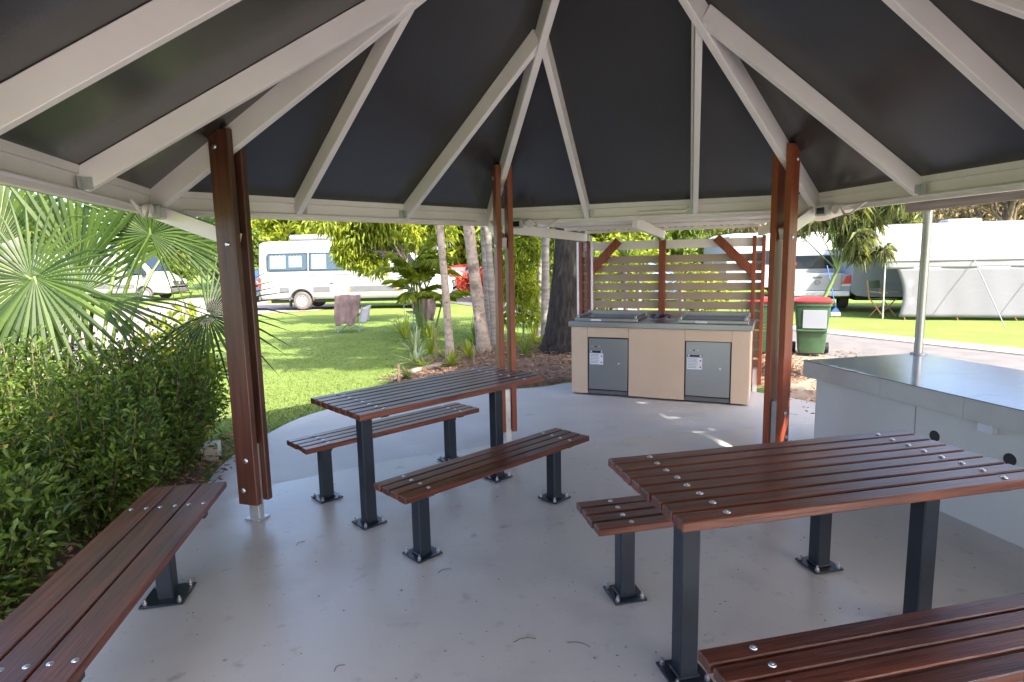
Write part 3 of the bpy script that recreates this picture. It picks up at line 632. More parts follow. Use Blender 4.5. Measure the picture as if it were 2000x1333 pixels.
MB().bar((3.39, 5.12, 2.025), (3.62, -3.4, 2.025), 0.05, 0.085, ch=0.003).build('beam', 'weathered', kr)
MB().prism([(3.30, 5.16, 2.075), (4.7, 5.16, 2.26), (4.7, -3.6, 2.26), (1.35, -3.6, 2.075), (1.2, -1.2, 2.075), (-1.0, -1.0, 2.075), (-1.25, 0.78, 2.075), (1.07, 0.06, 2.075), (3.42, 2.10, 2.075)], (0, 0, 0.04)).build('roof_sheet', 'white', kr)  # sheet extended unseen behind the camera to block sun; white to bounce light
for yy in (4.9, 1.0, -3.2): MB().tube([(4.55, yy, -0.05), (4.55, yy, 2.24)], 0.045, 12).build('pole', 'stainless', kr, 40)
MB().tube([(1.5, -3.3, -0.05), (1.5, -3.3, 2.1)], 0.045, 12).build('pole', 'stainless', kr, 40)

# ================================================================== VEGETATION
def curve_pts(p, q, bend, n=6):
    p, q = Vector(p), Vector(q); m = (p+q)/2 + Vector(bend); return [p.lerp(m, t).lerp(m.lerp(q, t), t) for t in [i/(n-1) for i in range(n)]]
def make_tree(name, label, base, trunk_pts, trunk_r, clumps, leaf, nleaf, L, Wd, bark, group=None, cat='tree', droop=0.25, zb=-0.25, spread=1.0, limbs=True, flat=1.0, ns=10):
    """trunk_pts local polyline; clumps = list of (centre, radius) local"""
    t = thing(name, label, cat, base, 0, group)
    mb = MB(); n = len(trunk_pts)
    mb.tube(trunk_pts, [trunk_r*(1.25 if i == 0 else 1-0.6*i/(n-1)) for i in range(n)], ns)
    if limbs:
        tp_ = [Vector(p) for p in trunk_pts]
        for (c, r) in clumps:
            c = Vector(c); k = max(1, min(n-1, int(n*(0.45+0.5*random.random())))); s0 = tp_[k]
            pts = curve_pts(s0, c, (random.uniform(-.2, .2), random.uniform(-.2, .2), 0.12*(c-s0).length), 6)
            r0 = trunk_r*0.30; mb.tube(pts, [r0*(1-0.8*i/5)+0.004 for i in range(6)], 6)
    mb.build('trunk', bark, t, 60)
    Cs = []; Ds = []
    for (c, r) in clumps:
        m_ = int(nleaf*random.uniform(0.75, 1.25)); d = rdir(m_); rr = r*np.random.rand(m_, 1)**0.45
        Cs.append(np.array(c) + d*rr*np.array([1, 1, flat])); Ds.append(d*0.6*spread + rdir(m_, zb))
    C = np.concatenate(Cs); D = np.concatenate(Ds); n_ = len(C)
    me = leaf_mesh('crown', C, D, rdir(n_, 0.9), np.random.uniform(0.7, 1.3, n_)*L, np.random.uniform(0.75, 1.25, n_)*Wd, leaf, droop=droop)
    link('crown', me, t); return t
def blob_clumps(c, rad, n, r0, r1):
    out = []
    for _ in range(n):
        d = Vector(rdir(1)[0]); k = random.uniform(0.35, 1.0); out.append(((c[0]+d.x*rad[0]*k, c[1]+d.y*rad[1]*k, c[2]+d.z*rad[2]*k), random.uniform(r0, r1)))
    return out
# --- fan palm fronds
def fan_frond(hub, mid, nrm, rad, nseg=34, sweep=R(290), droop=0.25, split=0.5, name='frond', parent=None, fold=0.035, gap=0.88):
    """pleated costapalmate fan: segments fused to `split`, then free drooping tips"""
    hub = Vector(hub); mid = Vector(mid).normalized(); nrm = Vector(nrm); nrm = (nrm-mid*nrm.dot(mid)).normalized(); side = nrm.cross(mid)
    vs = []; fs = []; rn = []
    for k in range(nseg):
        a = -sweep/2 + sweep*(k+0.5)/nseg; da = sweep/nseg/2
        ln = rad*(0.80+0.20*math.cos(a*0.5))*random.uniform(0.93, 1.05)
        def pt(ang, r, lift): 
            q = hub + (mid*math.cos(ang)+side*math.sin(ang))*r + nrm*(lift + 0.12*r*math.cos(ang*0.5)); return q
        o = len(vs); tipd = droop*ln*random.uniform(0.5, 1.3)
        for (f_, w_) in ((0.03, 1.0), (split*0.55, 1.0), (split, 1.0), (split+(1-split)*0.45, 0.62), (1.0, 0.03)):
            r = ln*f_; rsplit = ln*split
            ww = (da*w_ if f_ <= split else da*w_*rsplit/r)*(1.0 if f_ < split*0.4 else gap)
            dz = tipd*max(0, (f_-split*0.7)/(1-split*0.7))**2
            for lk, sg in ((0, -1), (fold*ln*f_ if f_ <= split else fold*ln*split*w_, 0), (0, 1)):
                p = pt(a+ww*sg, r, lk*(1 if k % 1 == 0 else 1)); vs.append((p.x, p.y, p.z-dz))
        for j in range(4):
            b0 = o+j*3; fs += [(b0, b0+1, b0+4, b0+3), (b0+1, b0+2, b0+5, b0+4)]
        rn += [random.random()]*8
    me = bpy.data.meshes.new(name); me.from_pydata(vs, [], fs); at = me.attributes.new('rnd', 'FLOAT', 'FACE'); at.data.foreach_set('value', rn)
    me.materials.append(MT['leaf_palm']); me.update(); return link(name, me, parent)
fp = thing('fan_palm', 'young fan palm with large pleated fronds rising behind the hedge', 'palm', (-3.75, 5.15, 0))
PB = Vector((-3.75, 5.15, 0))
def frond_to(hub, mid, nrm, rad, **k):
    hub = Vector(hub); b = Vector((random.uniform(-.08, .08), random.uniform(-.08, .08), 0.25)); h_ = hub-PB
    MB().tube(curve_pts(b, h_, (0, 0, 0.22*h_.length), 8), [0.020-0.0012*i for i in range(8)], 6).build('petiole', 'petiole', fp, 60)
    f_ = fan_frond(h_, mid, nrm, rad, parent=fp, **k)
    MB().tube([h_, h_+Vector(mid).normalized()*rad*0.22], [0.012, 0.004], 6).build('hub', 'petiole', f_, 60)
# hub (x, y, z), direction of the middle segment, normal facing
frond_to((-3.72, 4.62, 1.58), (-0.75, 0.05, 0.62), (0.25, -0.95, 0.15), 0.80, sweep=R(320), droop=0.2, nseg=38, split=0.33)
frond_to((-3.60, 4.50, 1.60), (0.35, -0.15, -0.9), (0.15, -0.95, 0.3), 0.95, sweep=R(120), droop=0.2, nseg=15, split=0.42)
frond_to((-3.55, 4.9, 1.62), (0.10, 0.1, 1.0), (0.2, -0.95, 0.0), 0.90, sweep=R(80), droop=-0.02, nseg=13, split=0.6)
frond_to((-3.02, 5.05, 1.93), (0.15, -0.2, 0.9), (0.1, -0.9, -0.35), 0.70, sweep=R(330), droop=0.22, nseg=40, split=0.32)
frond_to((-2.55, 4.95, 1.25), (0.85, -0.15, -0.25), (0.1, -0.85, 0.5), 0.78, sweep=R(260), droop=0.2, nseg=34, split=0.3)
frond_to((-3.2, 4.55, 1.45), (0.85, -0.1, -0.35), (0.2, -0.6, 0.75), 1.0, sweep=R(60), droop=0.18, nseg=9, split=0.3)
frond_to((-4.2, 4.9, 1.85), (-0.2, 0.2, 1), (0.2, -0.95, 0.1), 0.95, sweep=R(150), droop=0.1, nseg=24)
frond_to((-3.3, 5.9, 1.9), (0.1, 0.3, 1), (0.0, -0.95, 0.1), 0.85, sweep=R(270), droop=0.15, nseg=36)
frond_to((-4.3, 5.9, 1.4), (-0.8, 0.1, 0.3), (0.0, -0.9, 0.4), 0.85, sweep=R(270), droop=0.15, nseg=36)
frond_to((-3.9, 6.3, 2.3), (-0.2, 0.1, 1), (0.0, -0.95, 0.1), 0.85, sweep=R(270), droop=0.15, nseg=36)
for k, (p, q) in enumerate((((0.0, 0, 0.02), (0.1, -0.1, 0.42)),)): MB().tube([p, (0.03, -.03, .2), q], [0.13, 0.12, 0.07], 10).build('stump', 'bark_ring', fp, 60)
# tall palm at the left edge: ringed trunk in view, crown above the roof line
tp2 = thing('tall_palm', 'tall palm with grey ringed trunk at the left edge of the view', 'palm', (-6.15, 7.3, 0))
ring_pts = []; ring_r = []
for k in range(60):
    z = k*0.085; ring_pts.append((-0.10*z-0.02*z*z*0.3+0.15, 0.02*z, z-0.05)); ring_r.append((0.20-0.008*z)*(1.06 if k % 3 == 0 else 1.0)+0.06*math.exp(-z*1.5))
MB().tube(ring_pts, ring_r, 14).build('trunk', 'bark_ring', tp2, 70)
cr_ = Vector(ring_pts[-1])
for k in range(16):
    a = 2*PI*k/16+random.uniform(-.15, .15); el = random.uniform(-0.25, 0.9); d = Vector((math.cos(a)*math.cos(el), math.sin(a)*math.cos(el), math.sin(el)))
    h_ = cr_+d*1.1+Vector((0, 0, 0.2)); MB().tube(curve_pts(cr_, h_, (0, 0, 0.15), 6), 0.016, 5).build('petiole', 'petiole', tp2, 60)
    fan_frond(h_, d, Vector((0, 0, 1))+d*0.3, 1.0, sweep=R(250), nseg=30, droop=0.35, parent=tp2)
# --- hedge shrubs
def shrub(loc, rx, ry, hgt, label, nstem, nl, leaf='leaf_hedge', L=0.05, Wd=0.02, spikes=8, grp='shrubs of the left hedge', name='leafy_shrub'):
    t = thing(name, label, 'shrub', loc, 0, grp); mb = MB(); Cs = []; Ds = []
    for k in range(nstem):
        a = random.uniform(0, 2*PI); rr = math.sqrt(random.random()); hh = hgt*(random.uniform(0.55, 1.0) if k >= spikes else random.uniform(1.0, 1.28))*(1-0.25*rr*rr)
        tip = Vector((math.cos(a)*rx*rr, math.sin(a)*ry*rr, hh)); b = Vector((tip.x*0.25, tip.y*0.25, 0))
        pts = curve_pts(b, tip, (tip.x*0.2, tip.y*0.2, 0.1), 7); mb.tube(pts, [0.007-0.0008*i for i in range(7)], 4, cap=False)
        m_ = nl//nstem; ts = np.random.rand(m_)**0.7; P_ = np.array([list(p) for p in pts]); f_ = ts*6; i0 = np.minimum(f_.astype(int), 5); w_ = (f_-i0)[:, None]
        c = P_[i0]*(1-w_)+P_[i0+1]*w_; d = rdir(m_, 0.25); sp = 0.055+0.05*np.random.rand(m_, 1)
        Cs.append(c+d*sp*np.random.rand(m_, 1)*1.6); Ds.append(d+np.array([0, 0, 0.35]))
    mb.build('stems', 'stem', t)
    C = np.concatenate(Cs); D = np.concatenate(Ds); n_ = len(C)
    link('foliage', leaf_mesh('foliage', C, D, rdir(n_, 1.2), np.random.uniform(0.45, 1.6, n_)*L, np.random.uniform(0.7, 1.3, n_)*Wd, leaf, droop=0.12), t); return t
shrub((-2.82, 4.55, 0), 0.50, 0.62, 1.02, 'dense leafy shrub at the near end of the hedge, beside the left post', 80, 9500, spikes=22)
shrub((-3.45, 4.10, 0), 0.62, 0.62, 1.00, 'leafy shrub in the middle of the hedge below the fan palm', 85, 10500, spikes=24)
shrub((-2.68, 3.62, 0), 0.52, 0.55, 0.86, 'low dark leafy shrub directly behind the end of the plank bench', 80, 10500, spikes=18)
shrub((-3.30, 3.02, 0), 0.62, 0.60, 0.98, 'leafy shrub at the left edge behind the plank bench', 85, 11000, spikes=22)
shrub((-2.60, 2.55, 0), 0.48, 0.55, 0.80, 'lowest leafy shrub beside the plank bench at the left edge', 80, 11000)
shrub((-3.95, 4.75, 0), 0.60, 0.55, 1.08, 'tall leafy shrub at the foot of the ringed palm trunk', 70, 8500, spikes=22)
shrub((-3.0, 5.25, 0), 0.42, 0.35, 1.30, 'open bush with round lime leaves rising above the hedge near the left post', 34, 1500, 'leaf_cane', 0.085, 0.05, 6, None, 'lime_bush')
shrub((-3.3, 4.55, 0.1), 0.35, 0.3, 1.05, 'bush with a few broad oval leaves in the middle of the hedge', 18, 130, 'leaf_hedge', 0.15, 0.08, 3, None, 'broadleaf_bush')
MB().box((-2.66, 5.02, 0.05), (0.14, 0.16, 0.14), 0.008, Matrix.Rotation(0.3, 3, 'Z')).build('concrete_block', 'kerb')
tag(bpy.data.objects['concrete_block'], 'small grey concrete block at the end of the hedge', 'block')

# --- trees in the mulch bed
def trunk_only(base, top, r0, r1, bend=(0, 0, 0), n=12):
    pts = curve_pts((0, 0, -0.05), top, bend, n); return pts
def palm_tree(name, label, base, top, r0, r1, bark, bend=(0, 0, 0), nf=12, fl=1.7, leaf='leaf_mid', group=None, crown=True, nl=26, lw=0.035, ll=0.42, elev=(-0.3, 1.0)):
    t = thing(name, label, 'palm' if crown else 'tree', base, 0, group)
    pts = curve_pts((0, 0, -0.05), top, bend, 14)
    MB().tube(pts, [(r0+(r1-r0)*(i/13))*(1+0.05*math.sin(i*2.4))*(1.0+0.3*math.exp(-i*1.1)) for i in range(14)], 12).build('trunk', bark, t, 70)
    for k in range(nf):
        a = 2*PI*k/nf+random.uniform(-.3, .3); pinnate(t, pts[-1], a, random.uniform(*elev), fl*random.uniform(0.8, 1.1), leaf, nl, lw, ll)
    return t
def pinnate(t, base, az, el, Lf, leaf, nl=26, lw=0.035, ll=0.42):
    base = Vector(base); d = Vector((math.cos(az)*math.cos(el), math.sin(az)*math.cos(el), math.sin(el)))
    N_ = 12; pts = []
    for i in range(N_):
        s_ = i/(N_-1); p = base + d*Lf*s_; p.z -= 0.42*Lf*s_**2.2; pts.append(p)
    MB().tube(pts, [0.016*(1-0.85*i/(N_-1))+0.002 for i in range(N_)], 5, cap=False).build('rachis', 'petiole', t, 60)
    C = []; D = []; L = []
    for k in range(nl):
        s_ = 0.18+0.82*(k+0.5)/nl; i0 = min(int(s_*(N_-1)), N_-2); w_ = s_*(N_-1)-i0; p = pts[i0].lerp(pts[i0+1], w_); tg = (pts[i0+1]-pts[i0]).normalized()
        sd_ = tg.cross(Vector((0, 0, 1))).normalized()
        for sg in (-1, 1):
            C.append(p); D.append(tg*0.75+sd_*sg+Vector((0, 0, random.uniform(-0.25, 0.15)))); L.append(ll*math.sin(PI*(0.15+0.8*s_))*random.uniform(0.85, 1.1))
    n_ = len(C); nm = np.tile(np.array([0, 0, 1.0]), (n_, 1))+np.random.normal(size=(n_, 3))*0.2
    link('frond', leaf_mesh('frond', np.array([list(c) for c in C]), np.array([list(c) for c in D]), nm, np.array(L), lw, leaf, droop=0.3, fold=0.3), t)
palm_tree('garden_palm', 'slim pale trunk nearest the lawn, leaning slightly to the left', (-1.02, 9.6, 0.02), (-0.32, 0.15, 4.6), 0.066, 0.05, 'bark_pale', (0.1, 0, 0), 12, 1.9, 'leaf_mid', 'palms in the mulch bed')
palm_tree('garden_palm', 'thick blotchy trunk left of the middle post with a shaded upper half', (-0.50, 10.55, 0.02), (-0.45, 0.1, 4.8), 0.112, 0.08, 'bark_pale', (-0.02, 0, 0), 12, 2.0, 'leaf_mid', 'palms in the mulch bed')
palm_tree('garden_palm', 'slender shaded trunk squeezed between two paler ones left of the middle post', (-0.45, 11.4, 0.02), (-0.12, 0.0, 4.3), 0.056, 0.046, 'bark_ring', (0.02, 0, 0), 10, 1.8, 'leaf_mid', 'palms in the mulch bed')
palm_tree('garden_palm', 'pale straight trunk next left of the middle post', (-0.30, 10.9, 0.02), (-0.22, 0.0, 4.7), 0.070, 0.058, 'bark_ring', (0.0, 0, 0), 12, 1.9, 'leaf_mid', 'palms in the mulch bed')
palm_tree('garden_palm', 'thin pale trunk just right of the middle post, farther back', (0.62, 13.2, 0), (0.05, 0.0, 4.4), 0.07, 0.055, 'bark_ring', (0.05, 0, 0), 10, 1.7, 'leaf_mid', 'palms in the mulch bed')
palm_tree('garden_palm', 'smooth grey palm trunk between the middle post and the rough dark tree', (0.66, 11.6, 0), (0.06, 0.0, 4.5), 0.085, 0.06, 'bark_ring', (0.0, 0, 0), 11, 1.7, 'leaf_mid', 'palms in the mulch bed')
# rough dark tree beside the barbecue
t = thing('rough_bark_tree', 'thick old tree with rough dark bark left of the barbecue', 'tree', (0.92, 10.3, 0.0))
prf = [(0, 0.62), (0.10, 0.44), (0.3, 0.36), (0.7, 0.315), (1.2, 0.28), (1.8, 0.26), (2.4, 0.27), (3.0, 0.24), (4.0, 0.2), (5.2, 0.14)]; secs = []
for z, r_ in [(np.interp(k, range(len(prf)), [p[0] for p in prf]), np.interp(k, range(len(prf)), [p[1] for p in prf])) for k in np.linspace(0, len(prf)-1, 90)]:
    row = []
    for k in range(72):
        th = 2*PI*k/72; rr = r_*(1+0.06*math.sin(3*th+z*0.8)+0.05*abs(math.sin(11*th+1.4*math.sin(z*2.1)+0.8*math.sin(z*5.3)))+0.035*abs(math.sin(19*th-1.1*math.sin(z*3.3)))+random.uniform(-.03, .03)+0.5*max(0, 0.55-z)*max(0, math.sin(4*th+0.5)))
        row.append(Vector((rr*math.cos(th)+0.05*z+0.006*z*z, rr*math.sin(th), z-0.05)))
    secs.append(row)
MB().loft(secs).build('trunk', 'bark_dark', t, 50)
for k in range(7):
    a = 2*PI*k/7; s0 = Vector((0.3, 0, 3.6+0.2*k)); e_ = s0+Vector((math.cos(a)*2.2, math.sin(a)*2.2, 1.8+random.uniform(-.4, .8)))
    MB().tube(curve_pts(s0, e_, (0, 0, 0.3), 7), [0.11-0.014*i for i in range(7)], 8).build('limb', 'bark_dark', t, 60)
cl = blob_clumps((0.6, 0.4, 6.3), (2.9, 2.7, 1.2), 24, 0.4, 0.7)
Cs = np.concatenate([np.array(c)+rdir(150)*r_*np.random.rand(150, 1)**0.5 for c, r_ in cl]); n_ = len(Cs)
link('crown', leaf_mesh('crown', Cs, rdir(n_, -0.3), rdir(n_, 0.8), np.random.uniform(0.09, 0.16, n_), np.random.uniform(0.035, 0.06, n_), 'leaf_mid', droop=0.2), t)
# bright tree hanging in front of the camper van
cl = blob_clumps((-0.5, 0, 2.95), (2.2, 1.3, 1.15), 84, 0.24, 0.46) + [((-1.25+random.uniform(-.35, .35), random.uniform(-.5, .5), 2.0+random.uniform(-.2, .3)), 0.3) for _ in range(8)] + [((-0.75+random.uniform(-.2, .2), random.uniform(-.4, .4), 1.65+random.uniform(-.15, .2)), 0.24) for _ in range(6)]
make_tree('weeping_tree', 'small tree with bright yellow-green drooping leaves in front of the camper van', (-2.95, 16.2, 0), [(0.55, 0, -0.05), (0.5, 0, 0.5), (0.3, 0, 1.2), (0.0, 0, 1.9), (-0.3, 0, 2.8), (-0.4, 0, 3.4)], 0.085, cl, 'leaf_bright', 150, 0.17, 0.05, 'bark_pale', droop=0.45, zb=-0.7)
# cane palm clump at the bed edge
cp = thing('cane_palm', 'clumping golden cane palm with yellow-green fronds beside the pale slim trunk', 'palm', (-1.95, 13.2, 0))
for k in range(9):
    a = random.uniform(0, 6.28); b = Vector((0.18*math.cos(a), 0.18*math.sin(a), 0)); e_ = b*2.2+Vector((0, 0, random.uniform(0.7, 1.6)))
    MB().tube([b, (b+e_)/2, e_], [0.028, 0.022, 0.016], 6).build('cane', 'petiole', cp, 60)
    for j in range(3): pinnate(cp, e_, a+random.uniform(-1.2, 1.2)+2.1*j, random.uniform(0.35, 1.25), random.uniform(1.0, 1.6), 'leaf_cane', 24, 0.020, 0.36)
# bamboo-like screen behind the middle post
for (x, y, h_, lab) in ((0.25, 12.6, 3.0, 'feathery light green bamboo clump just right of the middle post'), (1.05, 14.6, 2.6, 'bright bushy plant showing between the palm trunk and the rough tree')):
    cl = [((random.uniform(-.32, .32), random.uniform(-.3, .3), random.uniform(0.35, h_)), 0.22) for _ in range(46)]
    make_tree('bamboo_clump', lab, (x, y, 0), [(0, 0, 0), (0.02, 0, h_*0.5), (0, 0, h_)], 0.02, cl, 'leaf_bright' if h_ > 2.8 else 'leaf_mid', 60, 0.16, 0.022, 'petiole', cat='bamboo', droop=0.5, zb=-0.5, limbs=False)
# small plants in the bed
def rosette(name, label, loc, n, L, Wd, leaf, el=(0.3, 1.3), cat='plant', group=None):
    t = thing(name, label, cat, loc, 0, group); vs = []; 
    for k in range(n):
        a = random.uniform(0, 6.28); e_ = random.uniform(*el); l_ = L*random.uniform(0.7, 1.15); d = Vector((math.cos(a)*math.cos(e_), math.sin(a)*math.cos(e_), math.sin(e_))); sd_ = Vector((-math.sin(a), math.cos(a), 0))
        v = []; 
        for i in range(5):
            s_ = i/4; p = d*l_*s_; p.z -= 0.35*l_*s_*s_*math.cos(e_); w_ = Wd*(0.55+0.9*s_-1.45*s_**2.6)*0.5+0.001
            v += [p-sd_*w_, p+Vector((0, 0, -w_*0.4)), p+sd_*w_]
        fs = [f for i in range(4) for f in ((i*3, i*3+1, i*3+4, i*3+3), (i*3+1, i*3+2, i*3+5, i*3+4))]
        me = bpy.data.meshes.new('blade'); me.from_pydata([tuple(p) for p in v], [], fs); at = me.attributes.new('rnd', 'FLOAT', 'FACE'); at.data.foreach_set('value', [random.random()]*len(fs))
        me.materials.append(MT[leaf]); link('blade', me, t)
    return t
rosette('variegated_plant', 'silvery spiky plant in front of the slim pale trunk, nearest the lawn', (-1.55, 9.35, 0.05), 26, 0.42, 0.05, 'leaf_grey')
rosette('variegated_plant', 'pale upright spiky plant at the lawn edge below the draped camp chairs', (-1.75, 10.6, 0.0), 24, 0.55, 0.055, 'leaf_grey', (0.6, 1.4))
rosette('fern_plant', 'small fresh green fern between the pale trunks', (-0.72, 9.75, 0.05), 30, 0.40, 0.035, 'leaf_cane', (0.4, 1.4))
rosette('fern_plant', 'low green fern at the foot of the slim pale trunk', (-1.35, 9.0, 0.05), 24, 0.30, 0.035, 'leaf_bright', (0.2, 1.2))
rosette('fern_plant', 'tiny dark green fern at the front tip of the mulch bed', (-1.5, 8.35, 0.03), 18, 0.24, 0.03, 'leaf_mid', (0.1, 1.0))
rosette('fern_plant', 'lime green fern at the foot of the rough dark tree', (0.25, 10.6, 0.05), 26, 0.36, 0.035, 'leaf_cane', (0.4, 1.4))
rosette('fern_plant', 'lime green fern just right of the middle post', (0.05, 11.0, 0.05), 26, 0.36, 0.035, 'leaf_cane', (0.4, 1.4))
for k, (x, y, h_, lab) in enumerate(((2.75, 9.6, 1.25, 'spiky cordyline behind the right half of the slatted screen'), (1.9, 9.9, 1.55, 'tall spiky cordyline behind the middle of the slatted screen'), (3.35, 8.5, 0.5, 'low spiky palm behind the right screen post'), (2.35, 10.9, 1.35, 'spiky cordyline farthest back behind the slatted screen'))):
    t = rosette('cordyline', lab, (x, y, 0.05), 46, 0.62, 0.035, 'leaf_mid' if k % 2 else 'leaf_bright', (-0.2, 1.4), 'plant', 'cordylines behind the screen')
    for ch in t.children: ch.location.z = h_
    MB().tube([(0, 0, -0.05), (0.02, 0, h_*0.5), (0, 0, h_)], [0.05, 0.04, 0.035], 8).build('stem', 'bark_ring', t, 60)
# timber edging log and stakes along the bed
lg = MB().tube([(-1.72, 8.15, 0.03), (-1.45, 8.75, 0.05), (-1.12, 9.15, 0.06), (-0.8, 9.3, 0.05)], [0.03, 0.04, 0.04, 0.03], 10).build('edging_log', 'bark_pale', smooth=60)
tag(lg, 'curved pale log edging the mulch bed beside the lawn', 'log')
for k, (x, y, h_, lab) in enumerate(((-1.62, 8.25, 0.24, 'short grey stake at the tip of the mulch bed'), (-0.62, 9.35, 0.32, 'pale stake in front of the thick blotchy trunk'), (-1.3, 9.95, 0.55, 'taller pale stake between the silvery plants'))):
    o = MB().bar((x, y, -0.05), (x+0.01, y, h_), 0.035, 0.035, up=(0, 1, 0), ch=0.004).build('garden_stake', 'weathered'); tag(o, lab, 'stake', 'stakes in the mulch bed')
# drooping narrow-leaved tree by the service road
cl = []
for (cx, cz, r_) in ((-0.45, 2.55, 0.5), (0.15, 2.55, 0.55), (0.75, 2.75, 0.5), (0.95, 2.35, 0.4), (0.35, 2.05, 0.32), (0.62, 1.72, 0.26), (-0.8, 2.4, 0.35), (0.3, 3.2, 0.6), (-0.5, 3.1, 0.6), (1.2, 3.1, 0.5)):
    for _ in range(5): cl.append(((cx+random.gauss(0, r_*0.45), random.gauss(0, 0.35), cz+random.gauss(0, r_*0.3)), r_*0.42))
make_tree('narrow_leaf_tree', 'slender tree with drooping narrow grey-green leaves between ute and awning', (7.05, 13.0, 0), [(-0.35, 0, -0.05), (-0.2, 0, 0.6), (0.1, 0, 1.3), (0.3, 0, 1.9), (0.35, 0, 2.7), (0.3, 0, 3.6)], 0.05, cl, 'leaf_willow', 60, 0.24, 0.019, 'petiole', droop=0.6, zb=-1.0, limbs=True)
# leafy big trees outside the frame that shade the place
make_tree('shade_tree', 'broad leafy shade tree standing to the right of the gazebo', (6.8, 5.4, 0), [(0, 0, -0.05), (-0.1, 0, 1.5), (-0.5, -0.1, 3), (-1.3, -0.2, 4.6), (-2.2, -0.3, 6.0)], 0.24, blob_clumps((-4.2, -0.6, 7.8), (4.8, 3.7, 1.3), 66, 0.3, 0.6), 'leaf_mid', 170, 0.24, 0.11, 'bark_dark')
make_tree('barbecue_shade_tree', 'small unseen leafy tree added right of the counter roof to shade the barbecue', (6.7, 3.3, 0), [(0, 0, -0.05), (-0.1, 0, 1.2), (-0.4, -0.1, 2.6), (-0.9, -0.2, 3.6), (-1.2, -0.3, 4.4)], 0.10, blob_clumps((-1.35, -0.35, 4.4), (1.7, 1.6, 0.8), 40, 0.3, 0.5), 'leaf_mid', 120, 0.16, 0.08, 'bark_pale')  # out-of-view tree added to keep direct sun off the barbecue
# --- background trees
def proto_tree(name, label, leaf, hgt, rad, n, bark, grp, nleaf=70, L=0.42, Wd=0.2, low=0.25, loc=(0, 0, 0)):
    cl = blob_clumps((0, 0, hgt*(0.5+low/2)), (rad, rad*0.8, hgt*(0.5-low/2)), n, 0.5, 1.0)
    return make_tree(name, label, loc, [(0, 0, -0.1), (0.05, 0, hgt*0.25), (-0.1, 0.1, hgt*0.5), (0, 0, hgt*0.8)], 0.18, cl, leaf, nleaf, L, Wd, bark, grp, droop=0.25)
GL = 'one of the leafy green trees lining the park behind the vans'
g1 = proto_tree('park_tree', GL, 'leaf_bright', 7.0, 3.0, 95, 'bark_pale', 'green trees behind the vans', 100, loc=(-12.5, 37, 0))
g2 = proto_tree('park_tree', GL, 'leaf_mid', 8.0, 3.2, 95, 'bark_pale', 'green trees behind the vans', 100, loc=(-19, 44, 0))
g3 = proto_tree('park_tree', GL, 'leaf_mid', 6.0, 2.8, 90, 'bark_pale', 'green trees behind the vans', 100, loc=(-6.5, 33, 0))
for src, x, y, s_ in ((g1, -25, 43, 1.05), (g2, -31, 38, 0.9), (g3, -16, 33.5, 0.75), (g2, -8, 41, 1.0), (g1, -2.2, 34, 0.9), (g3, 1.5, 30, 0.9), (g1, 5.2, 33, 1.0), (g2, 2, 41, 1.0), (g3, -27, 33, 0.85), (g2, 9.5, 38, 0.95), (g3, -34, 44, 1.1), (g1, -22.5, 50, 1.1), (g2, -38, 36, 1.0), (g3, 0.5, 24.5, 0.6)):
    c = copy_tree(src); c.location = (x, y, 0); c.scale = (s_, s_, s_*random.uniform(0.9, 1.1)); c.rotation_euler = (0, 0, random.uniform(0, 6.28))
DL = 'one of the dry straw-coloured trees on the slope behind the caravans'
d1 = proto_tree('dry_tree', DL, 'leaf_dry', 6.0, 2.8, 80, 'bark_pale', 'dry trees behind the caravans', 70, 0.3, 0.14, loc=(15.5, 33, 0))
d2 = proto_tree('dry_tree', DL, 'leaf_willow', 6.5, 2.8, 80, 'bark_pale', 'dry trees behind the caravans', 60, 0.35, 0.14, loc=(23, 36, 0))
for src, x, y, s_ in ((d1, 19, 40, 1.0), (d2, 13, 41, 0.9), (d1, 28, 34, 1.0), (d2, 32, 38, 1.0), (d1, 36, 33, 1.0), (d1, 25, 44, 1.2), (d2, 17.5, 47, 1.1), (d1, 31, 46, 1.3), (d1, 40, 40, 1.2), (d2, 45, 44, 1.2), (d1, 21, 56, 1.4), (d2, 29, 60, 1.4), (d1, 38, 58, 1.4), (d1, 14, 55, 1.3)):
    c = copy_tree(src); c.location = (x, y, 0 if y < 47 else (y-46)*0.12); c.scale = (s_, s_, s_); c.rotation_euler = (0, 0, random.uniform(0, 6.28))
# bare branching tree at the right edge
bt = thing('bare_tree', 'bare twisted brown tree at the right edge behind the awning', 'tree', (19.0, 22.5, 0)); mb = MB()
def grow(p, d, L, r_, dep):
    q = p+d*L; m_ = (p+q)/2+Vector((random.uniform(-.08, .08), random.uniform(-.08, .08), random.uniform(-.05, .08)))*L; mb.tube([p, m_, q], [r_, r_*0.85, r_*0.68], 6 if dep > 2 else 4, cap=False)
    if dep == 0: return
    for _ in range(3 if dep > 1 else 2):
        nd = (d+Vector(rdir(1)[0])*0.75+Vector((0, 0, 0.12))).normalized(); grow(q, nd, L*random.uniform(0.62, 0.85), r_*0.66, dep-1)
grow(Vector((0, 0, -0.1)), Vector((-0.05, 0, 1)), 1.5, 0.20, 6)
mb.build('trunk', 'stem', bt, 60)
Cs = np.array([v for v in random.sample(mb.v, min(1500, len(mb.v)))]); Cs = Cs[Cs[:, 2] > 2.6]; n_ = len(Cs)
link('dead_leaves', leaf_mesh('dead_leaves', Cs, rdir(n_, -0.5), rdir(n_, .5), 0.14, 0.05, 'leaf_dry', droop=0.3), bt)
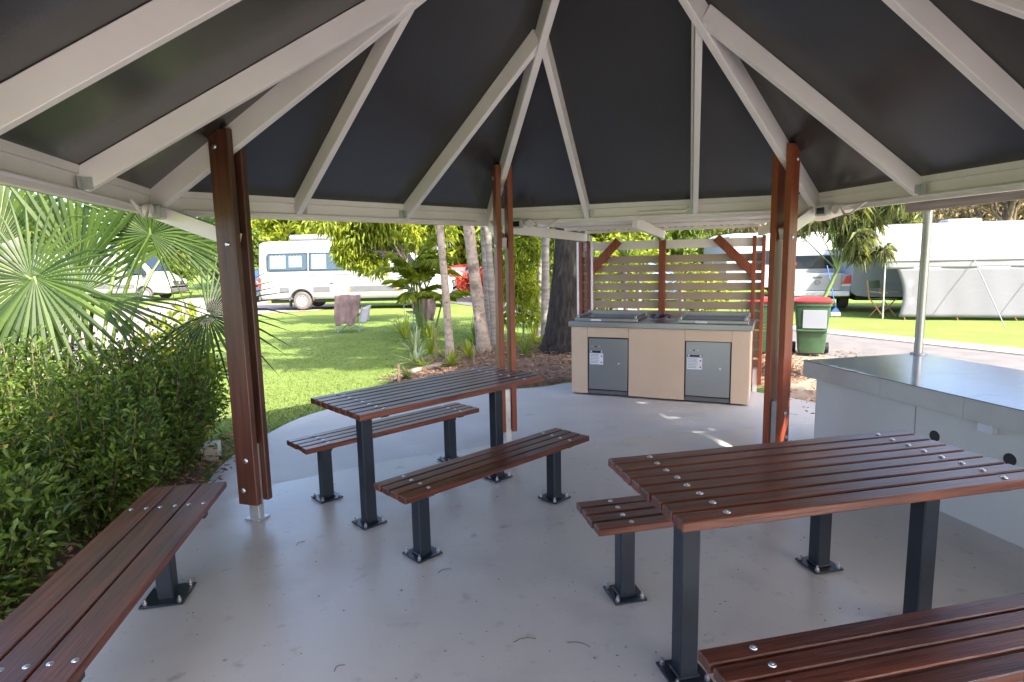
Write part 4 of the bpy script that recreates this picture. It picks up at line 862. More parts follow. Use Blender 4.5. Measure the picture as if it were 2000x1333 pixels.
# flowering and low shrubs behind the van
shrub((-1.7, 29.5, 0), 1.5, 0.8, 1.3, 'red flowering bush beyond the front of the camper van', 40, 2600, 'leaf_red', 0.16, 0.08, 6, None, 'flowering_bush')
shrub((2.2, 17.5, 0), 0.9, 0.7, 1.1, 'round green bush on the lawn behind the rough dark tree', 40, 3000, 'leaf_mid', 0.14, 0.06, 6, None, 'round_bush')
shrub((-15.5, 36, 0), 1.6, 1.0, 1.6, 'pale bush at the far edge of the pink road', 50, 3200, 'leaf_dry', 0.16, 0.07, 6, None, 'pale_bush')
shrub((13.0, 24.5, 0), 1.6, 1.0, 2.6, 'yellowing bush behind the white caravan', 50, 3600, 'leaf_cane', 0.18, 0.08, 6, None, 'yellow_bush')

# ================================================================== VEHICLES
def boolean_cut(o, cutters):
    for c in cutters:
        m_ = o.modifiers.new('b', 'BOOLEAN'); m_.object = c; m_.operation = 'DIFFERENCE'; m_.solver = 'EXACT'
    dg = bpy.context.evaluated_depsgraph_get(); me = bpy.data.meshes.new_from_object(o.evaluated_get(dg)); o.modifiers.clear(); old = o.data; o.data = me
    for c in cutters: bpy.data.objects.remove(c)
    return o
def section(x, zb, zt, w, wt, belt):
    belt = min(belt, zt-0.18); hl = [(w*0.90, zb), (w*0.985, zb+0.10), (w, zb+0.28), (w, belt), (wt+(w-wt)*0.35, belt+(zt-belt)*0.55), (wt, zt-0.17*min(1, (zt-belt))), (wt-0.06, zt-0.06), (wt-0.18, zt-0.012), (wt*0.5, zt)]
    pts = [(x, y, z) for y, z in hl]; return pts + [(x, -y, z) for _, y, z in [(0, p[1], p[2]) for p in pts][::-1]]
def wheel(parent, x, y, r, w, rim='galv', side=-1):
    t_ = MB().lathe([(r*0.60, -w/2), (r*0.86, -w/2-0.004), (r*0.97, -w/2+0.03), (r, -w/4), (r, w/4), (r*0.97, w/2-0.03), (r*0.86, w/2+0.004), (r*0.60, w/2)], 28, (x, y, r), 'y').build('wheel', 'rubber', parent, 40)
    s = side; f = y+s*w/2
    MB().lathe([(r*0.61, f-s*0.002), (r*0.60, f+s*0.008), (r*0.55, f-s*0.01), (r*0.50, f-s*0.05), (r*0.30, f-s*0.03), (r*0.22, f-s*0.005), (0, f-s*0.002)], 24, (x, 0, r), 'y').build('rim', rim, t_, 35)
    for k in range(10):
        a = 2*PI*k/10; MB().lathe([(0, f-s*0.034), (r*0.055, f-s*0.036)], 8, (x+r*0.42*math.cos(a), 0, r+r*0.42*math.sin(a)), 'y').build('rim_hole', 'black', t_)
    return t_
def side_y(z, w=1.0, wt=0.84, belt=1.25, zt=2.58):
    """half width of the van side at height z"""
    if z <= belt: return w
    z1 = belt+(zt-belt)*0.55; w1 = wt+(w-wt)*0.35; z2 = zt-0.17
    return w+(w1-w)*(z-belt)/(z1-belt) if z < z1 else w1+(wt-w1)*(z-z1)/(z2-z1)
def side_patch(poly, off, thick=0.006, sgn=-1):
    """polygon (x, z) laid on the van side, proud by off; densified so that it follows the curve"""
    mb = MB(); a = [(x, sgn*(side_y(z)+off), z) for x, z in poly]; b = [(x, sgn*(side_y(z)+off-thick), z) for x, z in poly]; n = len(poly)
    mb.add(a+b, [tuple(range(n)), tuple(range(n, 2*n))[::-1]]+[(i, (i+1) % n, n+(i+1) % n, n+i) for i in range(n)]); return mb
def rrect(x0, x1, z0, z1, r=0.06):
    out = []
    for cx, cz, a0 in ((x1-r, z1-r, 0), (x0+r, z1-r, 90), (x0+r, z0+r, 180), (x1-r, z0+r, 270)):
        for k in range(4): a = R(a0+30*k); out.append((cx+r*math.cos(a), cz+r*math.sin(a)))
    return out
def make_van(label, loc, camper, paint='van_white', name='camper_van'):
    v = thing(name, label, 'van', loc, 0)
    prof = [(0.0, 0.50, 2.40, 0.93, 0.80), (0.04, 0.42, 2.52, 0.985, 0.83), (0.20, 0.40, 2.57, 1.0, 0.84), (1.0, 0.40, 2.58, 1.0, 0.84), (3.0, 0.40, 2.58, 1.0, 0.84), (5.0, 0.40, 2.57, 1.0, 0.84), (5.35, 0.40, 2.50, 1.0, 0.83), (5.7, 0.40, 2.18, 1.0, 0.82), (6.05, 0.40, 1.80, 0.99, 0.82), (6.35, 0.40, 1.45, 0.98, 0.84), (6.65, 0.38, 1.26, 0.97, 0.85), (6.95, 0.36, 1.10, 0.93, 0.80), (7.12, 0.38, 0.92, 0.84, 0.72), (7.16, 0.45, 0.80, 0.80, 0.70)]
    b = MB().loft([section(x, zb, zt, w, wt, 1.25) for x, zb, zt, w, wt in prof]).build('body', paint, v, 38)
    cut = []
    for x in (1.55, 5.85): cut.append(MB().lathe([(0, -1.3), (0.43, -1.3), (0.43, -0.62), (0, -0.62)], 24, (x, 0, 0.36), 'y').build('cut', 'black')); cut.append(MB().lathe([(0, 0.62), (0.43, 0.62), (0.43, 1.3), (0, 1.3)], 24, (x, 0, 0.36), 'y').build('cut', 'black'))
    for c in cut: c.parent = v
    bpy.context.view_layer.update(); boolean_cut(b, cut)
    for x in (1.55, 5.85):
        for s in (-1, 1):
            wheel(v, x, s*0.86, 0.35, 0.24, 'galv', s)
            arc = [(x+0.46*math.cos(a), 0.36+0.46*math.sin(a)) for a in [PI*k/16 for k in range(17)]]+[(x+0.425*math.cos(a), 0.36+0.425*math.sin(a)) for a in [PI*k/16 for k in range(16, -1, -1)]]
            side_patch(arc, 0.012, 0.05, s).build('wheel_arch', 'darkgrey', v)
        MB().box((x-0.47, -0.86, 0.27), (0.03, 0.24, 0.30), 0.004).build('mud_flap', 'black', v)
    MB().box((3.5, 0, 0.34), (6.4, 1.5, 0.14), 0.02).build('chassis', 'black', v)
    # windscreen and cab side glass
    ws = MB().add([(5.40, -0.70, 2.46), (5.40, 0.70, 2.46), (6.30, 0.80, 1.53), (6.30, -0.80, 1.53)], [(0, 1, 2, 3)]); ws.v = [(x+0.02, y, z+0.02) for x, y, z in ws.v]; ws.build('windscreen', 'dark_glass', v)
    for s in (-1, 1): side_patch([(5.02, 1.42), (6.05, 1.36), (6.02, 1.50), (5.62, 1.98), (5.45, 2.10), (5.06, 2.12)], 0.010, 0.008, s).build('door_glass', 'dark_glass', v)
    for s in (-1, 1):
        mr_ = MB().box((6.0, s*1.14, 1.42), (0.12, 0.2, 0.34), 0.03).build('wing_mirror', 'black', v)
        MB().box((7.02, s*0.72, 0.95), (0.22, 0.26, 0.24), 0.04).build('headlight', 'clear_lens', v)
        tl = MB().box((0.03, s*0.955, 1.02), (0.10, 0.10, 0.42), 0.012).build('tail_light', 'red_lens', v)
        MB().box((0.028, s*0.957, 1.02), (0.104, 0.104, 0.07), 0.01).build('indicator', 'orange_lens', tl)
    MB().box((7.135, 0, 0.52), (0.10, 1.66, 0.26), 0.04).build('bumper', 'darkgrey', v)
    gr = MB().box((7.12, 0, 0.86), (0.08, 1.05, 0.26), 0.02).build('grille', 'black', v)
    for k in range(3): MB().box((7.162, 0, 0.79+0.07*k), (0.012, 0.96, 0.018), 0.002).build('grille_bar', 'galv', gr)
    MB().lathe([(0, 0.014), (0.07, 0.012), (0.085, 0.004), (0.085, 0)], 16, (7.165, 0, 0.88), 'x').build('badge', 'galv', gr, 30)
    MB().box((-0.05, 0, 0.45), (0.10, 1.8, 0.16), 0.03).build('rear_bumper', 'darkgrey', v)
    # dark rub strip, seams and handle on the near side
    for x0, x1 in ((0.75, 1.10), (2.0, 2.62), (3.35, 5.35)): side_patch([(x0, 0.66), (x1, 0.66), (x1, 0.86), (x0, 0.86)], 0.012, 0.014).build('rub_strip', 'darkgrey', v)
    for x in (3.30, 4.96): side_patch([(x, 0.5), (x+0.012, 0.5), (x+0.012, 2.2), (x, 2.2)], 0.002, 0.004).build('door_seam', 'darkgrey', v)
    side_patch([(5.12, 1.12), (5.34, 1.12), (5.34, 1.16), (5.12, 1.16)], 0.02, 0.02).build('door_handle', 'darkgrey', v)
    side_patch(rrect(2.62, 2.76, 0.95, 0.99, 0.015), 0.006, 0.006).build('side_vent', 'black', v)
    for x in (3.3, 5.1): side_patch([(x, 0.71), (x+0.1, 0.71), (x+0.1, 0.77), (x, 0.77)], 0.02, 0.01).build('marker_light', 'orange_lens', v)
    if camper:
        w1 = side_patch(rrect(0.30, 4.70, 1.44, 2.12, 0.12), 0.010, 0.010).build('side_glazing', 'dark_glass', v)
        for x0, x1, z0, z1 in ((0.44, 1.02, 1.56, 2.02), (1.14, 1.62, 1.60, 2.00), (1.98, 2.52, 1.52, 2.05)):
            side_patch([(x0, z0), (x1, z0), (x1, (z0+z1)/2), (x1, z1), ]+[(x1-(x1-x0)*k/8, z1+(0.02 if k % 2 else 0)) for k in range(1, 8)]+[(x0, z1), (x0, (z0+z1)/2)], 0.017, 0.006).build('curtain', 'curtain', w1)
        side_patch(rrect(0.36, 1.80, 1.50, 2.07, 0.06), 0.024, 0.003).build('window_pane', 'pane', w1); side_patch(rrect(1.92, 3.2, 1.50, 2.07, 0.06), 0.024, 0.003).build('window_pane', 'pane', w1)
        side_patch([(1.845, 1.40), (1.875, 1.40), (1.875, 2.14), (1.845, 2.14)], 0.026, 0.008).build('window_pillar', 'galv', w1)
        def swoosh(pts, w_):
            up = [(x, z+w_*math.sin(PI*k/(len(pts)-1))) for k, (x, z) in enumerate(pts)]; side_patch(up+[(x, z-w_*0.4*math.sin(PI*k/(len(pts)-1))) for k, (x, z) in enumerate(pts)][::-1][1:-1], 0.004, 0.004).build('stripe', 'darkgrey', v)
        swoosh([(1.25+1.25*t, 1.345-0.10*t**0.7) for t in [k/10 for k in range(11)]], 0.035); swoosh([(1.2+1.0*t, 1.36+0.0*t) for t in [k/10 for k in range(11)]], 0.014)
        swoosh([(2.55+1.6*t, 1.30+0.035*math.sin(3*t)-0.12*t) for t in [k/12 for k in range(13)]], 0.032); swoosh([(2.15+1.9*t, 1.37-0.17*t+0.06*t*t) for t in [k/12 for k in range(13)]], 0.016)
        ac = MB().box((1.75, 0, 2.70), (1.45, 1.0, 0.20), 0.07).build('roof_air_conditioner', 'van_white', v)
        MB().box((1.75, -0.503, 2.74), (0.75, 0.01, 0.03), 0.002).build('vent_slot', 'silver', ac); MB().box((1.7, 0, 2.59), (1.2, 0.8, 0.06), 0.01).build('mount', 'darkgrey', ac)
        MB().tube([(2.9, -0.84, 2.3), (3.05, -0.87, 2.42)], 0.012, 6).build('aerial', 'black', v)
    return v
make_van('white high-roof camper van with dark side windows and curtains on the lawn', (-9.35, 23.05, 0), True)
wv = make_van('white delivery van nosing out behind the fan palm at far left', (-25.0, 32.0, 0), False, 'van_white', 'parked_van')
# generic passenger car (far away, partly hidden)
def make_car(label, loc, rot, paint):
    v = thing('parked_car', label, 'car', loc, rot, None)
    prof = [(0, 0.45, 0.85, 0.78, 0.7), (0.08, 0.32, 1.0, 0.86, 0.76), (0.5, 0.28, 1.08, 0.9, 0.78), (0.8, 0.28, 1.40, 0.9, 0.66), (1.4, 0.28, 1.52, 0.9, 0.62), (2.3, 0.28, 1.54, 0.9, 0.62), (2.9, 0.28, 1.34, 0.9, 0.66), (3.3, 0.28, 1.06, 0.9, 0.76), (4.1, 0.28, 0.94, 0.88, 0.76), (4.45, 0.3, 0.78, 0.8, 0.7), (4.52, 0.4, 0.68, 0.74, 0.66)]
    MB().loft([section(x, zb, zt, w, wt, 0.95) for x, zb, zt, w, wt in prof]).build('body', paint, v, 40)
    for s in (-1, 1):
        MB().add([(0.75, s*0.80, 1.02), (3.05, s*0.845, 1.0), (2.72, s*0.72, 1.36), (0.98, s*0.70, 1.40)], [(0, 1, 2, 3)]).build('side_glass', 'dark_glass', v)
        for x in (0.85, 3.65): wheel(v, x, s*0.80, 0.31, 0.22, 'galv', s)
        MB().box((4.42, s*0.62, 0.72), (0.14, 0.26, 0.12), 0.02).build('headlight', 'clear_lens', v); MB().box((0.05, s*0.66, 0.86), (0.1, 0.22, 0.14), 0.02).build('tail_light', 'red_lens', v)
    return v
make_car('dark blue car behind the rear of the camper van', (-13.0, 28.5, 0), R(98), 'blue_paint')
make_car('red car parked far behind the pale garden trunks', (-4.2, 31.5, 0), R(15), 'bin_red')
make_car('blue-grey car on the far lawn seen through the slatted screen', (2.9, 23.0, 0), R(-8), 'steel_blue')
# ute seen from behind
def make_ute(loc, rot):
    v = thing('white_ute', 'white utility pickup with red tail lights parked rear-on beyond the bins', 'pickup', loc, rot)
    # local x forward, y left ; tailgate at x = 0
    prof = [(0.0, 0.50, 1.08, 0.90, 0.86), (0.06, 0.48, 1.10, 0.925, 0.89), (1.6, 0.45, 1.10, 0.93, 0.90), (1.62, 0.45, 1.10, 0.93, 0.90)]
    MB().loft([section(x, zb, zt, w, wt, 0.95) for x, zb, zt, w, wt in prof]).build('tray', 'van_white', v, 40)
    prof = [(1.63, 0.45, 1.12, 0.93, 0.86), (1.66, 0.45, 1.66, 0.93, 0.68), (1.95, 0.45, 1.79, 0.93, 0.66), (3.0, 0.45, 1.80, 0.93, 0.66), (3.5, 0.45, 1.60, 0.93, 0.68), (4.05, 0.45, 1.22, 0.93, 0.80), (4.9, 0.45, 1.10, 0.90, 0.78), (5.25, 0.5, 0.85, 0.80, 0.7)]
    MB().loft([section(x, zb, zt, w, wt, 1.08) for x, zb, zt, w, wt in prof]).build('cab', 'van_white', v, 40)
    MB().box((1.635, 0, 1.42), (0.02, 1.22, 0.42), 0.04).build('rear_window', 'dark_glass', v)
    for s in (-1, 1):
        MB().add([(1.9, s*0.885, 1.16), (3.6, s*0.885, 1.16), (3.3, s*0.735, 1.56), (2.0, s*0.715, 1.62)], [(0, 1, 2, 3)]).build('side_glass', 'dark_glass', v)
        for x in (0.95, 4.25): wheel(v, x, s*0.82, 0.37, 0.25, 'galv', s)
        tl = MB().prism([(-0.02, s*0.93, 1.06), (-0.02, s*0.93, 0.74), (-0.02, s*0.60, 0.72), (-0.02, s*0.66, 0.82), (-0.02, s*0.76, 1.02)], (0.06, 0, 0)).build('tail_light', 'red_lens', v)
        MB().prism([(-0.026, s*0.925, 0.79), (-0.026, s*0.925, 0.735), (-0.026, s*0.61, 0.715), (-0.026, s*0.65, 0.78)], (0.02, 0, 0)).build('reverse_lens', 'clear_lens', tl)
        MB().bar((1.5, s*0.6, 1.1), (0.75, s*0.6, 1.14), 0.05, 0.05).build('tray_rail', 'galv', v)
    tg = MB().box((-0.012, 0, 0.83), (0.05, 1.28, 0.50), 0.02).build('tailgate', 'van_white', v)
    MB().box((-0.042, 0, 0.985), (0.015, 0.22, 0.05), 0.006).build('handle', 'darkgrey', tg)
    em = MB(); n = 20
    ring = [[(-0.043, 0.085*math.cos(2*PI*k/n)*f, 0.83+0.07*math.sin(2*PI*k/n)*f) for k in range(n)] for f in (1.0, 0.8)]; em.loft(ring, cap=False)
    em.bar((-0.044, 0.06, 0.86), (-0.044, 0.0, 0.81), 0.012, 0.014, up=(1, 0, 0)); em.bar((-0.044, -0.06, 0.86), (-0.044, 0.0, 0.81), 0.012, 0.014, up=(1, 0, 0)); em.build('badge', 'darkgrey', tg)
    MB().box((-0.04, -0.47, 0.635), (0.006, 0.16, 0.022), 0.002).build('lettering', 'silver', tg)
    MB().box((-0.07, 0, 0.50), (0.16, 1.72, 0.16), 0.03).build('bumper', 'galv', v); MB().box((2.5, 0, 0.40), (4.6, 1.4, 0.14), 0.02).build('chassis', 'black', v)
    fl = MB().tube([(1.3, 0.55, 1.1), (1.3, 0.55, 1.35)], 0.012, 6).build('beacon_post', 'black', v); MB().lathe([(0, 0.10), (0.05, 0.09), (0.065, 0.03), (0.065, 0.0)], 12, (1.3, 0.55, 1.35)).build('beacon', 'orange_lens', fl, 40)
    return v
make_ute((9.1, 17.6, 0), math.atan2(0.93, 0.36))
# caravans
def make_caravan(name, label, loc, rot, L, Wd, H, body='van_white', band=True):
    v = thing(name, label, 'caravan', loc, rot)
    prof = [(0, 0.55, H*0.82), (0.12, 0.45, H*0.95), (0.45, 0.42, H), (L-0.9, 0.42, H), (L-0.35, 0.45, H*0.90), (L, 0.6, H*0.62)]
    secs = []
    for x, zb, zt in prof:
        h = Wd/2; secs.append([(x, -h, zb), (x, h, zb), (x, h, zt-0.10), (x, h-0.03, zt-0.03), (x, h-0.12, zt), (x, -h+0.12, zt), (x, -h+0.03, zt-0.03), (x, -h, zt-0.10)])
    MB().loft(secs).build('body', body, v, 35)
    for s in (-1, 1):
        if band: MB().box((L*0.5, s*(Wd/2+0.004), 0.66), (L-0.8, 0.012, 0.34), 0.003).build('lower_panel', 'panel_grey', v)
        for x in (L*0.25, L*0.68):
            w_ = MB().box((x, s*(Wd/2+0.008), H*0.62), (0.95, 0.02, 0.55), 0.008).build('window', 'dark_glass', v); MB().box((x, s*(Wd/2+0.02), H*0.62), (0.90, 0.006, 0.50), 0.002).build('pane', 'pane', w_)
        MB().box((L*0.47, s*(Wd/2+0.006), H*0.48), (0.62, 0.014, 1.65), 0.01).build('door', 'van_panel', v)
        for x in (L*0.5, L*0.5+0.7): wheel(v, x, s*(Wd/2-0.12), 0.33, 0.2, 'galv', s)
    MB().box((L*0.42, 0, H+0.08), (0.85, 0.65, 0.16), 0.04).build('roof_air_conditioner', 'van_panel', v); MB().box((L*0.75, 0, H+0.04), (0.4, 0.4, 0.08), 0.02).build('roof_hatch', 'van_panel', v)
    MB().box((L*0.5, 0, 0.36), (L-0.3, Wd*0.75, 0.12), 0).build('chassis', 'black', v)
    return v
make_caravan('caravan', 'grey-white caravan standing behind the white ute', (8.4, 24.5, 0), R(4), 6.2, 2.3, 2.55, 'van_panel')
make_caravan('caravan', 'white caravan carrying the awning at right', (10.2, 18.2, 0), R(-17), 7.0, 2.3, 2.42, 'van_panel')
# awning with hanging shade cloth in front of the caravan
aw = thing('awning', 'large white canvas awning with a pale shade cloth wall hanging to the grass', 'awning', (0, 0, 0))
FA, FB = Vector((9.42, 14.95, 1.46)), Vector((15.4, 13.1, 1.46))
UA, UB = Vector((10.0, 16.95, 2.44)), Vector((16.1, 15.05, 2.44))
def cloth(A_, B_, C_, D_, nu, nv, sag, name, m_, parent):
    """quad A->B along u, A->D along v"""
    vs = []
    for j in range(nv+1):
        for i in range(nu+1):
            u, v_ = i/nu, j/nv; p = A_.lerp(B_, u).lerp(D_.lerp(C_, u), v_); p = p+Vector(sag(u, v_)); vs.append(tuple(p))
    w_ = nu+1; fs = [(j*w_+i, j*w_+i+1, (j+1)*w_+i+1, (j+1)*w_+i) for j in range(nv) for i in range(nu)]
    o = MB().add(vs, fs).build(name, m_, parent, 80); s_ = o.modifiers.new('s', 'SOLIDIFY'); s_.thickness = 0.006; return o
cloth(FA, FB, UB, UA, 24, 12, lambda u, v: (0, 0, -0.10*math.sin(PI*v)*(0.5+0.5*math.sin(PI*u))), 'canopy', 'canvas', aw)
dn = Vector((0, 0, -0.20)); out_ = (FA-UA); out_.z = 0; out_.normalize()
cloth(FA+dn, FB+dn, FB, FA, 40, 3, lambda u, v: tuple(out_*(0.012*math.sin(u*30)*(1-v))), 'valance', 'canvas', aw)
fd = (FB-FA).normalized()
wa, wb = FA+fd*0.25+Vector((0, 0, -0.17)), FB+Vector((0, 0, -0.17)); ba, bb_ = Vector((9.72, 14.87, 0.05)), Vector((FB.x, FB.y, 0.05))
cloth(ba+fd*0.06, bb_, wb, wa, 60, 14, lambda u, v: tuple(out_*(0.012*math.sin(u*22)*(1-v*0.7)+0.004*math.sin(u*57+2*v))+fd*(0.12*math.sin(PI*v)*(1-u) if u < 0.04 else 0)), 'shade_wall', 'shade_cloth', aw)
MB().tube([FA, FB], 0.035, 10).build('roller', 'canvas', aw, 60)
for q in (FA, FB): MB().tube([q, Vector((q.x+0.02, q.y, 0))], 0.018, 8).build('leg', 'galv', aw, 60)
MB().tube([FA, UA+Vector((0, 0, -0.3))], 0.02, 8).build('arm', 'galv', aw, 60)
for u in (0.30, 0.52): p = FA.lerp(FB, u); MB().tube([p, Vector((p.x, p.y, 0))+out_*1.7], 0.012, 6).build('guy_rope', 'canvas', aw)
for u in (0.03, 0.22, 0.42): p = ba.lerp(bb_, u); MB().tube([p, Vector((p.x, p.y, -0.02))+out_*0.12], 0.008, 5).build('peg', 'pine', aw)
# wheelie bins
def make_bin(label, loc, rot, plate):
    v = thing('wheelie_bin', label, 'bin', loc, rot, 'red-lidded wheelie bins')
    def sq(hx, hy, z, r=0.05, oy=0): return [(x_, y_+oy, z) for x_, y_ in [(a+r*math.cos(R(g)), b+r*math.sin(R(g))) for a, b, g0 in ((hx-r, hy-r, 0), (-hx+r, hy-r, 90), (-hx+r, -hy+r, 180), (hx-r, -hy+r, 270)) for g in (g0, g0+45, g0+90)]]
    MB().loft([sq(0.20, 0.22, 0.06), sq(0.205, 0.225, 0.10), sq(0.27, 0.30, 0.88), sq(0.285, 0.315, 0.89), sq(0.285, 0.315, 0.95)]).build('body', 'bin_green', v, 40)
    for z in (0.80, 0.55): MB().box((0, -0.268 if z > .7 else -0.255, z), (0.42, 0.03, 0.04), 0.008).build('rib', 'bin_green', v)
    MB().loft([sq(0.295, 0.33, 0.952, 0.05), sq(0.30, 0.335, 0.975, 0.05), sq(0.27, 0.30, 1.01, 0.07), sq(0.15, 0.18, 1.03, 0.08)]).build('lid', 'bin_red', v, 50)
    MB().tube([(-0.22, 0.36, 0.93), (0.22, 0.36, 0.93)], 0.018, 8).build('handle', 'bin_green', v, 60)
    for s in (-1, 1): wheel(v, s*0.0, 0, 0.0001, 0.0001) if False else MB().lathe([(0, -0.03), (0.10, -0.03), (0.10, 0.03), (0, 0.03)], 16, (s*0.26, 0.20, 0.10), 'x').build('wheel', 'black', v, 40)
    if plate:
        MB().box((0.03, -0.293, 0.66), (0.36, 0.012, 0.32), 0.003, Matrix.Rotation(0.085, 3, 'X')).build('sign_plate', 'panel_grey', v); MB().box((0, -0.280, 0.46), (0.46, 0.05, 0.03), 0.006).build('ledge', 'bin_green', v)
    v.scale = (0.96, 0.96, 0.93); return v
make_bin('green wheelie bin with red lid and metal plate, right of the right post', (4.98, 9.75, 0.0), R(-24), True)
make_bin('green wheelie bin with red lid mostly hidden behind the right post', (4.28, 9.95, 0.0), R(-20), False)
# camp chairs with jackets draped over them
def camp_chair(label, loc, rot, lean):
    v = thing('camp_chair', label, 'chair', loc, rot, 'camp chairs on the lawn')
    for s in (-1, 1):
        MB().tube([(s*0.27, -0.25, 0), (-s*0.25, 0.22, 0.42)], 0.009, 6).build('leg', 'galv', v); MB().tube([(s*0.27, 0.25, 0), (-s*0.25, -0.22, 0.42)], 0.009, 6).build('leg', 'galv', v)
        MB().tube([(s*0.27, 0.25, 0.0), (s*0.27, 0.27, 0.45), (s*0.27, 0.33, 0.92)], 0.009, 6).build('back_post', 'galv', v)
        MB().tube([(s*0.27, -0.25, 0), (s*0.28, -0.25, 0.60)], 0.009, 6).build('arm_post', 'galv', v)
        cloth(Vector((s*0.24, -0.28, 0.60)), Vector((s*0.33, -0.28, 0.60)), Vector((s*0.33, 0.30, 0.64)), Vector((s*0.24, 0.30, 0.64)), 3, 6, lambda u, v_: (0, 0, -0.03*math.sin(PI*v_)), 'armrest', 'cloth_grey', v)
    cloth(Vector((-0.25, -0.24, 0.42)), Vector((0.25, -0.24, 0.42)), Vector((0.25, 0.26, 0.38)), Vector((-0.25, 0.26, 0.38)), 8, 8, lambda u, v_: (0, 0, -0.07*math.sin(PI*u)*math.sin(PI*v_)), 'seat', 'cloth_grey', v)
    cloth(Vector((-0.27, 0.26, 0.40)), Vector((0.27, 0.26, 0.40)), Vector((0.27, 0.33, 0.90)), Vector((-0.27, 0.33, 0.90)), 8, 8, lambda u, v_: (0, 0.05*math.sin(PI*u)*math.sin(PI*v_), 0), 'backrest', 'cloth_grey', v)
    cloth(Vector((-0.46, -0.26, 0.20)), Vector((-0.30, 0.20, 0.22)), Vector((-0.29, 0.26, 0.60)), Vector((-0.52, -0.28, 0.60)), 8, 8, lambda u, v_: (0.04*math.sin(u*8+v_*3), 0.03*math.sin(u*9), 0.03*math.sin(u*7)), 'side_pocket', 'cloth_pale', v)
    ct_ = MB(); secs = []
    for k in range(8):
        z = 0.60-0.24*k/7; secs.append([(0.36+0.055*math.cos(a), -0.22+0.055*math.sin(a), z) for a in [2*PI*j/10 for j in range(10)]])
    return v
def draped(label, loc, rot, seed, w=0.29, m_='cloth_fleece'):
    rnd_ = random.Random(seed); vs = []; nu, nv = 18, 26; ph = [rnd_.uniform(0, 6) for _ in range(6)]
    for j in range(nv+1):
        s_ = j/nv
        if s_ < 0.22: y, z = 0.20+0.13*(s_/0.22), 0.72+0.20*(s_/0.22)**0.8
        else:
            k = (s_-0.22)/0.78; y, z = 0.345+0.085*k**0.6, 0.935-0.72*k
        for i in range(nu+1):
            u = i/nu-0.5; wid = w*(0.78+0.34*math.sin(PI*min(1, s_*1.15))**0.7-0.22*max(0, s_-0.6)+0.06*math.sin(7*s_+ph[0])); f = 0.028*math.sin(u*17+ph[1]+2*s_)+0.018*math.sin(u*31+ph[2]-3*s_)
            vs.append((u*2*wid+0.04*math.sin(4*s_+ph[3]), y+f*min(1, s_*3)+0.02, z-0.05*abs(u)*(1 if s_ < 0.3 else 2.4)*math.cos(u*3)-0.03*math.sin(u*9+ph[4])*s_))
    w_ = nu+1; o = MB().add(vs, [(j*w_+i, j*w_+i+1, (j+1)*w_+i+1, (j+1)*w_+i) for j in range(nv) for i in range(nu)]).build('draped_jacket', m_, None, 80)
    o.location = loc; o.rotation_euler = (0, 0, rot); s_ = o.modifiers.new('s', 'SOLIDIFY'); s_.thickness = 0.012; tag(o, label, 'jacket', 'jackets over the camp chairs')
c1, r1 = (-4.05, 14.75, 0), R(186); c2, r2 = (-2.42, 15.3, 0), R(215)
camp_chair('folding camp chair on the open lawn, left of the pair', c1, r1, 0); draped('mauve-brown jacket draped over the left camp chair', c1, r1, 3)
camp_chair('folding camp chair near the cane palm, right of the pair', c2, r2, 0); draped('mauve-brown jacket draped over the right camp chair', c2, r2, 9)
# folding timber chair and blue broom beside the awning
fc = thing('folding_chair', 'timber folding chair with green canvas at the left edge of the awning', 'chair', (9.75, 15.45, 0), R(25))
for s in (-1, 1):
    MB().bar((s*0.24, -0.2, 0), (s*0.24, 0.22, 0.48), 0.03, 0.02).build('leg', 'pine', fc); MB().bar((s*0.215, 0.22, 0), (s*0.215, -0.2, 0.48), 0.03, 0.02).build('leg', 'pine', fc); MB().bar((s*0.25, 0.22, 0.45), (s*0.25, 0.3, 0.95), 0.03, 0.02).build('back_post', 'pine', fc); MB().bar((s*0.25, -0.24, 0.64), (s*0.25, 0.28, 0.66), 0.05, 0.02).build('armrest', 'pine', fc)
MB().box((0, 0, 0.47), (0.46, 0.42, 0.012), 0.002).build('seat', 'cloth_green', fc); MB().box((0, 0.285, 0.84), (0.5, 0.012, 0.2), 0.003, Matrix.Rotation(-0.15, 3, 'X')).build('backrest', 'cloth_green', fc)
br_ = thing('broom', 'blue broom leaning against the grey caravan by the ute', 'broom', (8.75, 15.9, 0))
MB().tube([(0.0, 0.0, 0.22), (-0.10, 0.35, 1.35)], 0.014, 8).build('handle', 'blue_plastic', br_, 60); MB().loft([[(-0.03, -0.02, 0.22), (0.03, -0.02, 0.22), (0.03, 0.03, 0.22), (-0.03, 0.03, 0.22)], [(-0.12, -0.03, 0.10), (0.12, -0.03, 0.10), (0.12, 0.03, 0.10), (-0.12, 0.03, 0.10)]]).build('head', 'blue_plastic', br_); MB().box((0, 0, 0.05), (0.26, 0.07, 0.10), 0.004).build('bristles', 'cloth_pale', br_)

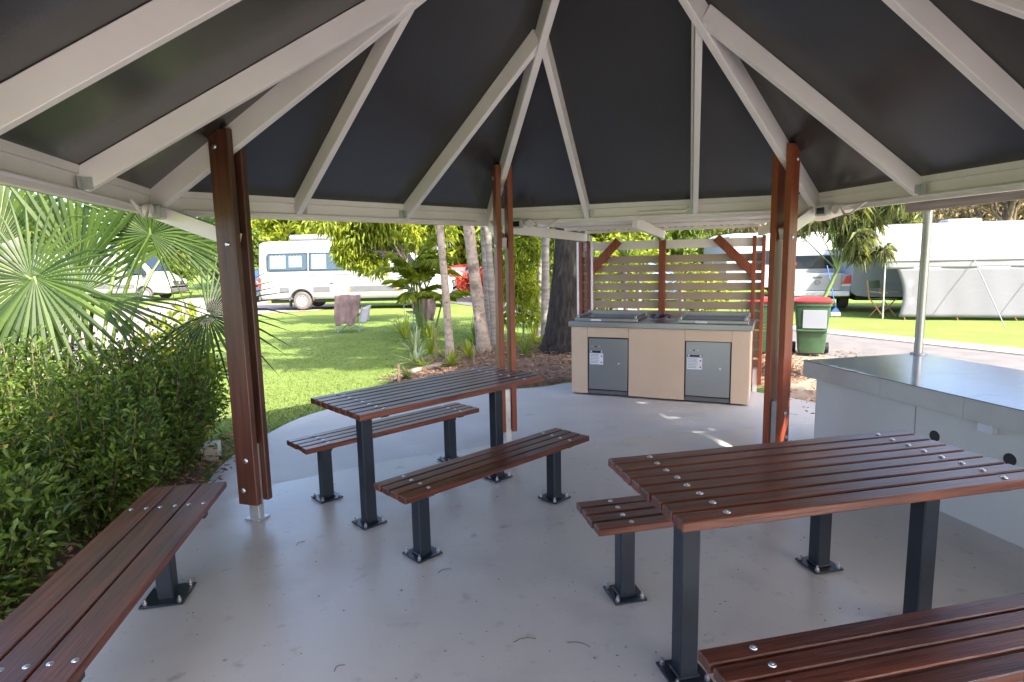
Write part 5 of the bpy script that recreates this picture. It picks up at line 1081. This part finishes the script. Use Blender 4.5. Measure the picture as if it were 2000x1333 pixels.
# green bushes that close the view under the park trees
BL = 'one of the rounded green bushes closing the view under the park trees'
b0 = shrub((-10.5, 34, 0), 2.2, 1.2, 2.2, BL, 60, 4200, 'leaf_mid', 0.30, 0.14, 8, 'green bushes under the park trees', 'park_bush')
b1 = shrub((3.2, 19.5, 0), 1.6, 1.0, 1.9, BL, 60, 4200, 'leaf_bright', 0.22, 0.10, 8, 'green bushes under the park trees', 'park_bush')
for src, x, y, s_ in ((b0, -14.5, 38, 1.1), (b1, -18.5, 40, 1.4), (b0, -23, 39, 1.1), (b0, -28, 37, 1.2), (b1, -33, 35, 1.5), (b0, -6, 36, 1.2), (b1, -2, 37.5, 1.6), (b0, 1.2, 33, 1.1), (b1, 5.8, 28, 1.2), (b0, 8.5, 32, 1.2), (b1, 1.0, 20.5, 0.8), (b0, -19, 46, 1.4), (b1, -9, 45, 1.6), (b0, 4.6, 25.5, 0.9), (b0, 12.5, 36, 1.3), (b1, 5.6, 17.2, 0.6)):
    c = copy_tree(src); c.location = (x, y, 0); c.scale = (s_, s_, s_*random.uniform(0.85, 1.1)); c.rotation_euler = (0, 0, random.uniform(0, 6.28))

# short blades standing proud of the nearer turf, and leaf litter on it
n = 60000
X = np.random.uniform(-7.5, -0.9, n*2); Y = np.random.uniform(4.8, 17, n*2); op = outer + [(-2.1, 3.0)]
d = np.hypot(X, Y); ok = (X > -0.42*Y-0.6) & (X < -0.10*Y+0.55) & (np.random.rand(2*n) < np.clip((6.5/d)**2, 0.12, 1))
X, Y = X[ok], Y[ok]; keep = np.array([not (inside((x, y), outer) or inside((x, y), bed) or inside((x, y), road_l)) for x, y in zip(X, Y)]); X, Y = X[keep], Y[keep]; n = len(X)
me = leaf_mesh('turf_blades', np.stack([X, Y, np.full(n, -0.032)], 1), rdir(n, 1.4), rdir(n, 0), np.random.uniform(0.02, 0.05, n), np.random.uniform(0.006, 0.012, n), leafmat('turf_blade', (0.11, 0.165, 0.04), (0.22, 0.275, 0.085), 0.3, 0.75), droop=0.1)
tag(link('turf_blades', me), 'short green turf blades of the lawn beside the footpath', 'grass', kind='stuff')

# extra undergrowth between the trunks
UL = ['arching green fern beside the slender shaded trunk', 'leafy green clump at the lawn edge behind the slim pale trunk', 'yellow-green grassy clump between the bed log and the thick trunk', 'dark green strappy clump right of the middle post', 'tall strappy clump on the lawn side of the cane palm', 'bright strappy clump at the left foot of the rough dark tree', 'low green clump under the cane palm']
for k, (x, y, L_, lf) in enumerate(((-0.72, 11.5, 0.6, 'leaf_mid'), (-1.45, 10.4, 0.55, 'leaf_bright'), (-0.95, 9.15, 0.34, 'leaf_cane'), (0.22, 9.9, 0.42, 'leaf_mid'), (-2.3, 12.6, 0.7, 'leaf_cane'), (0.42, 11.3, 0.6, 'leaf_bright'), (-1.75, 12.7, 0.55, 'leaf_bright'))):
    rosette('strappy_plant', UL[k], (x, y, 0.03), 34, L_, 0.035, lf, (0.3, 1.4))
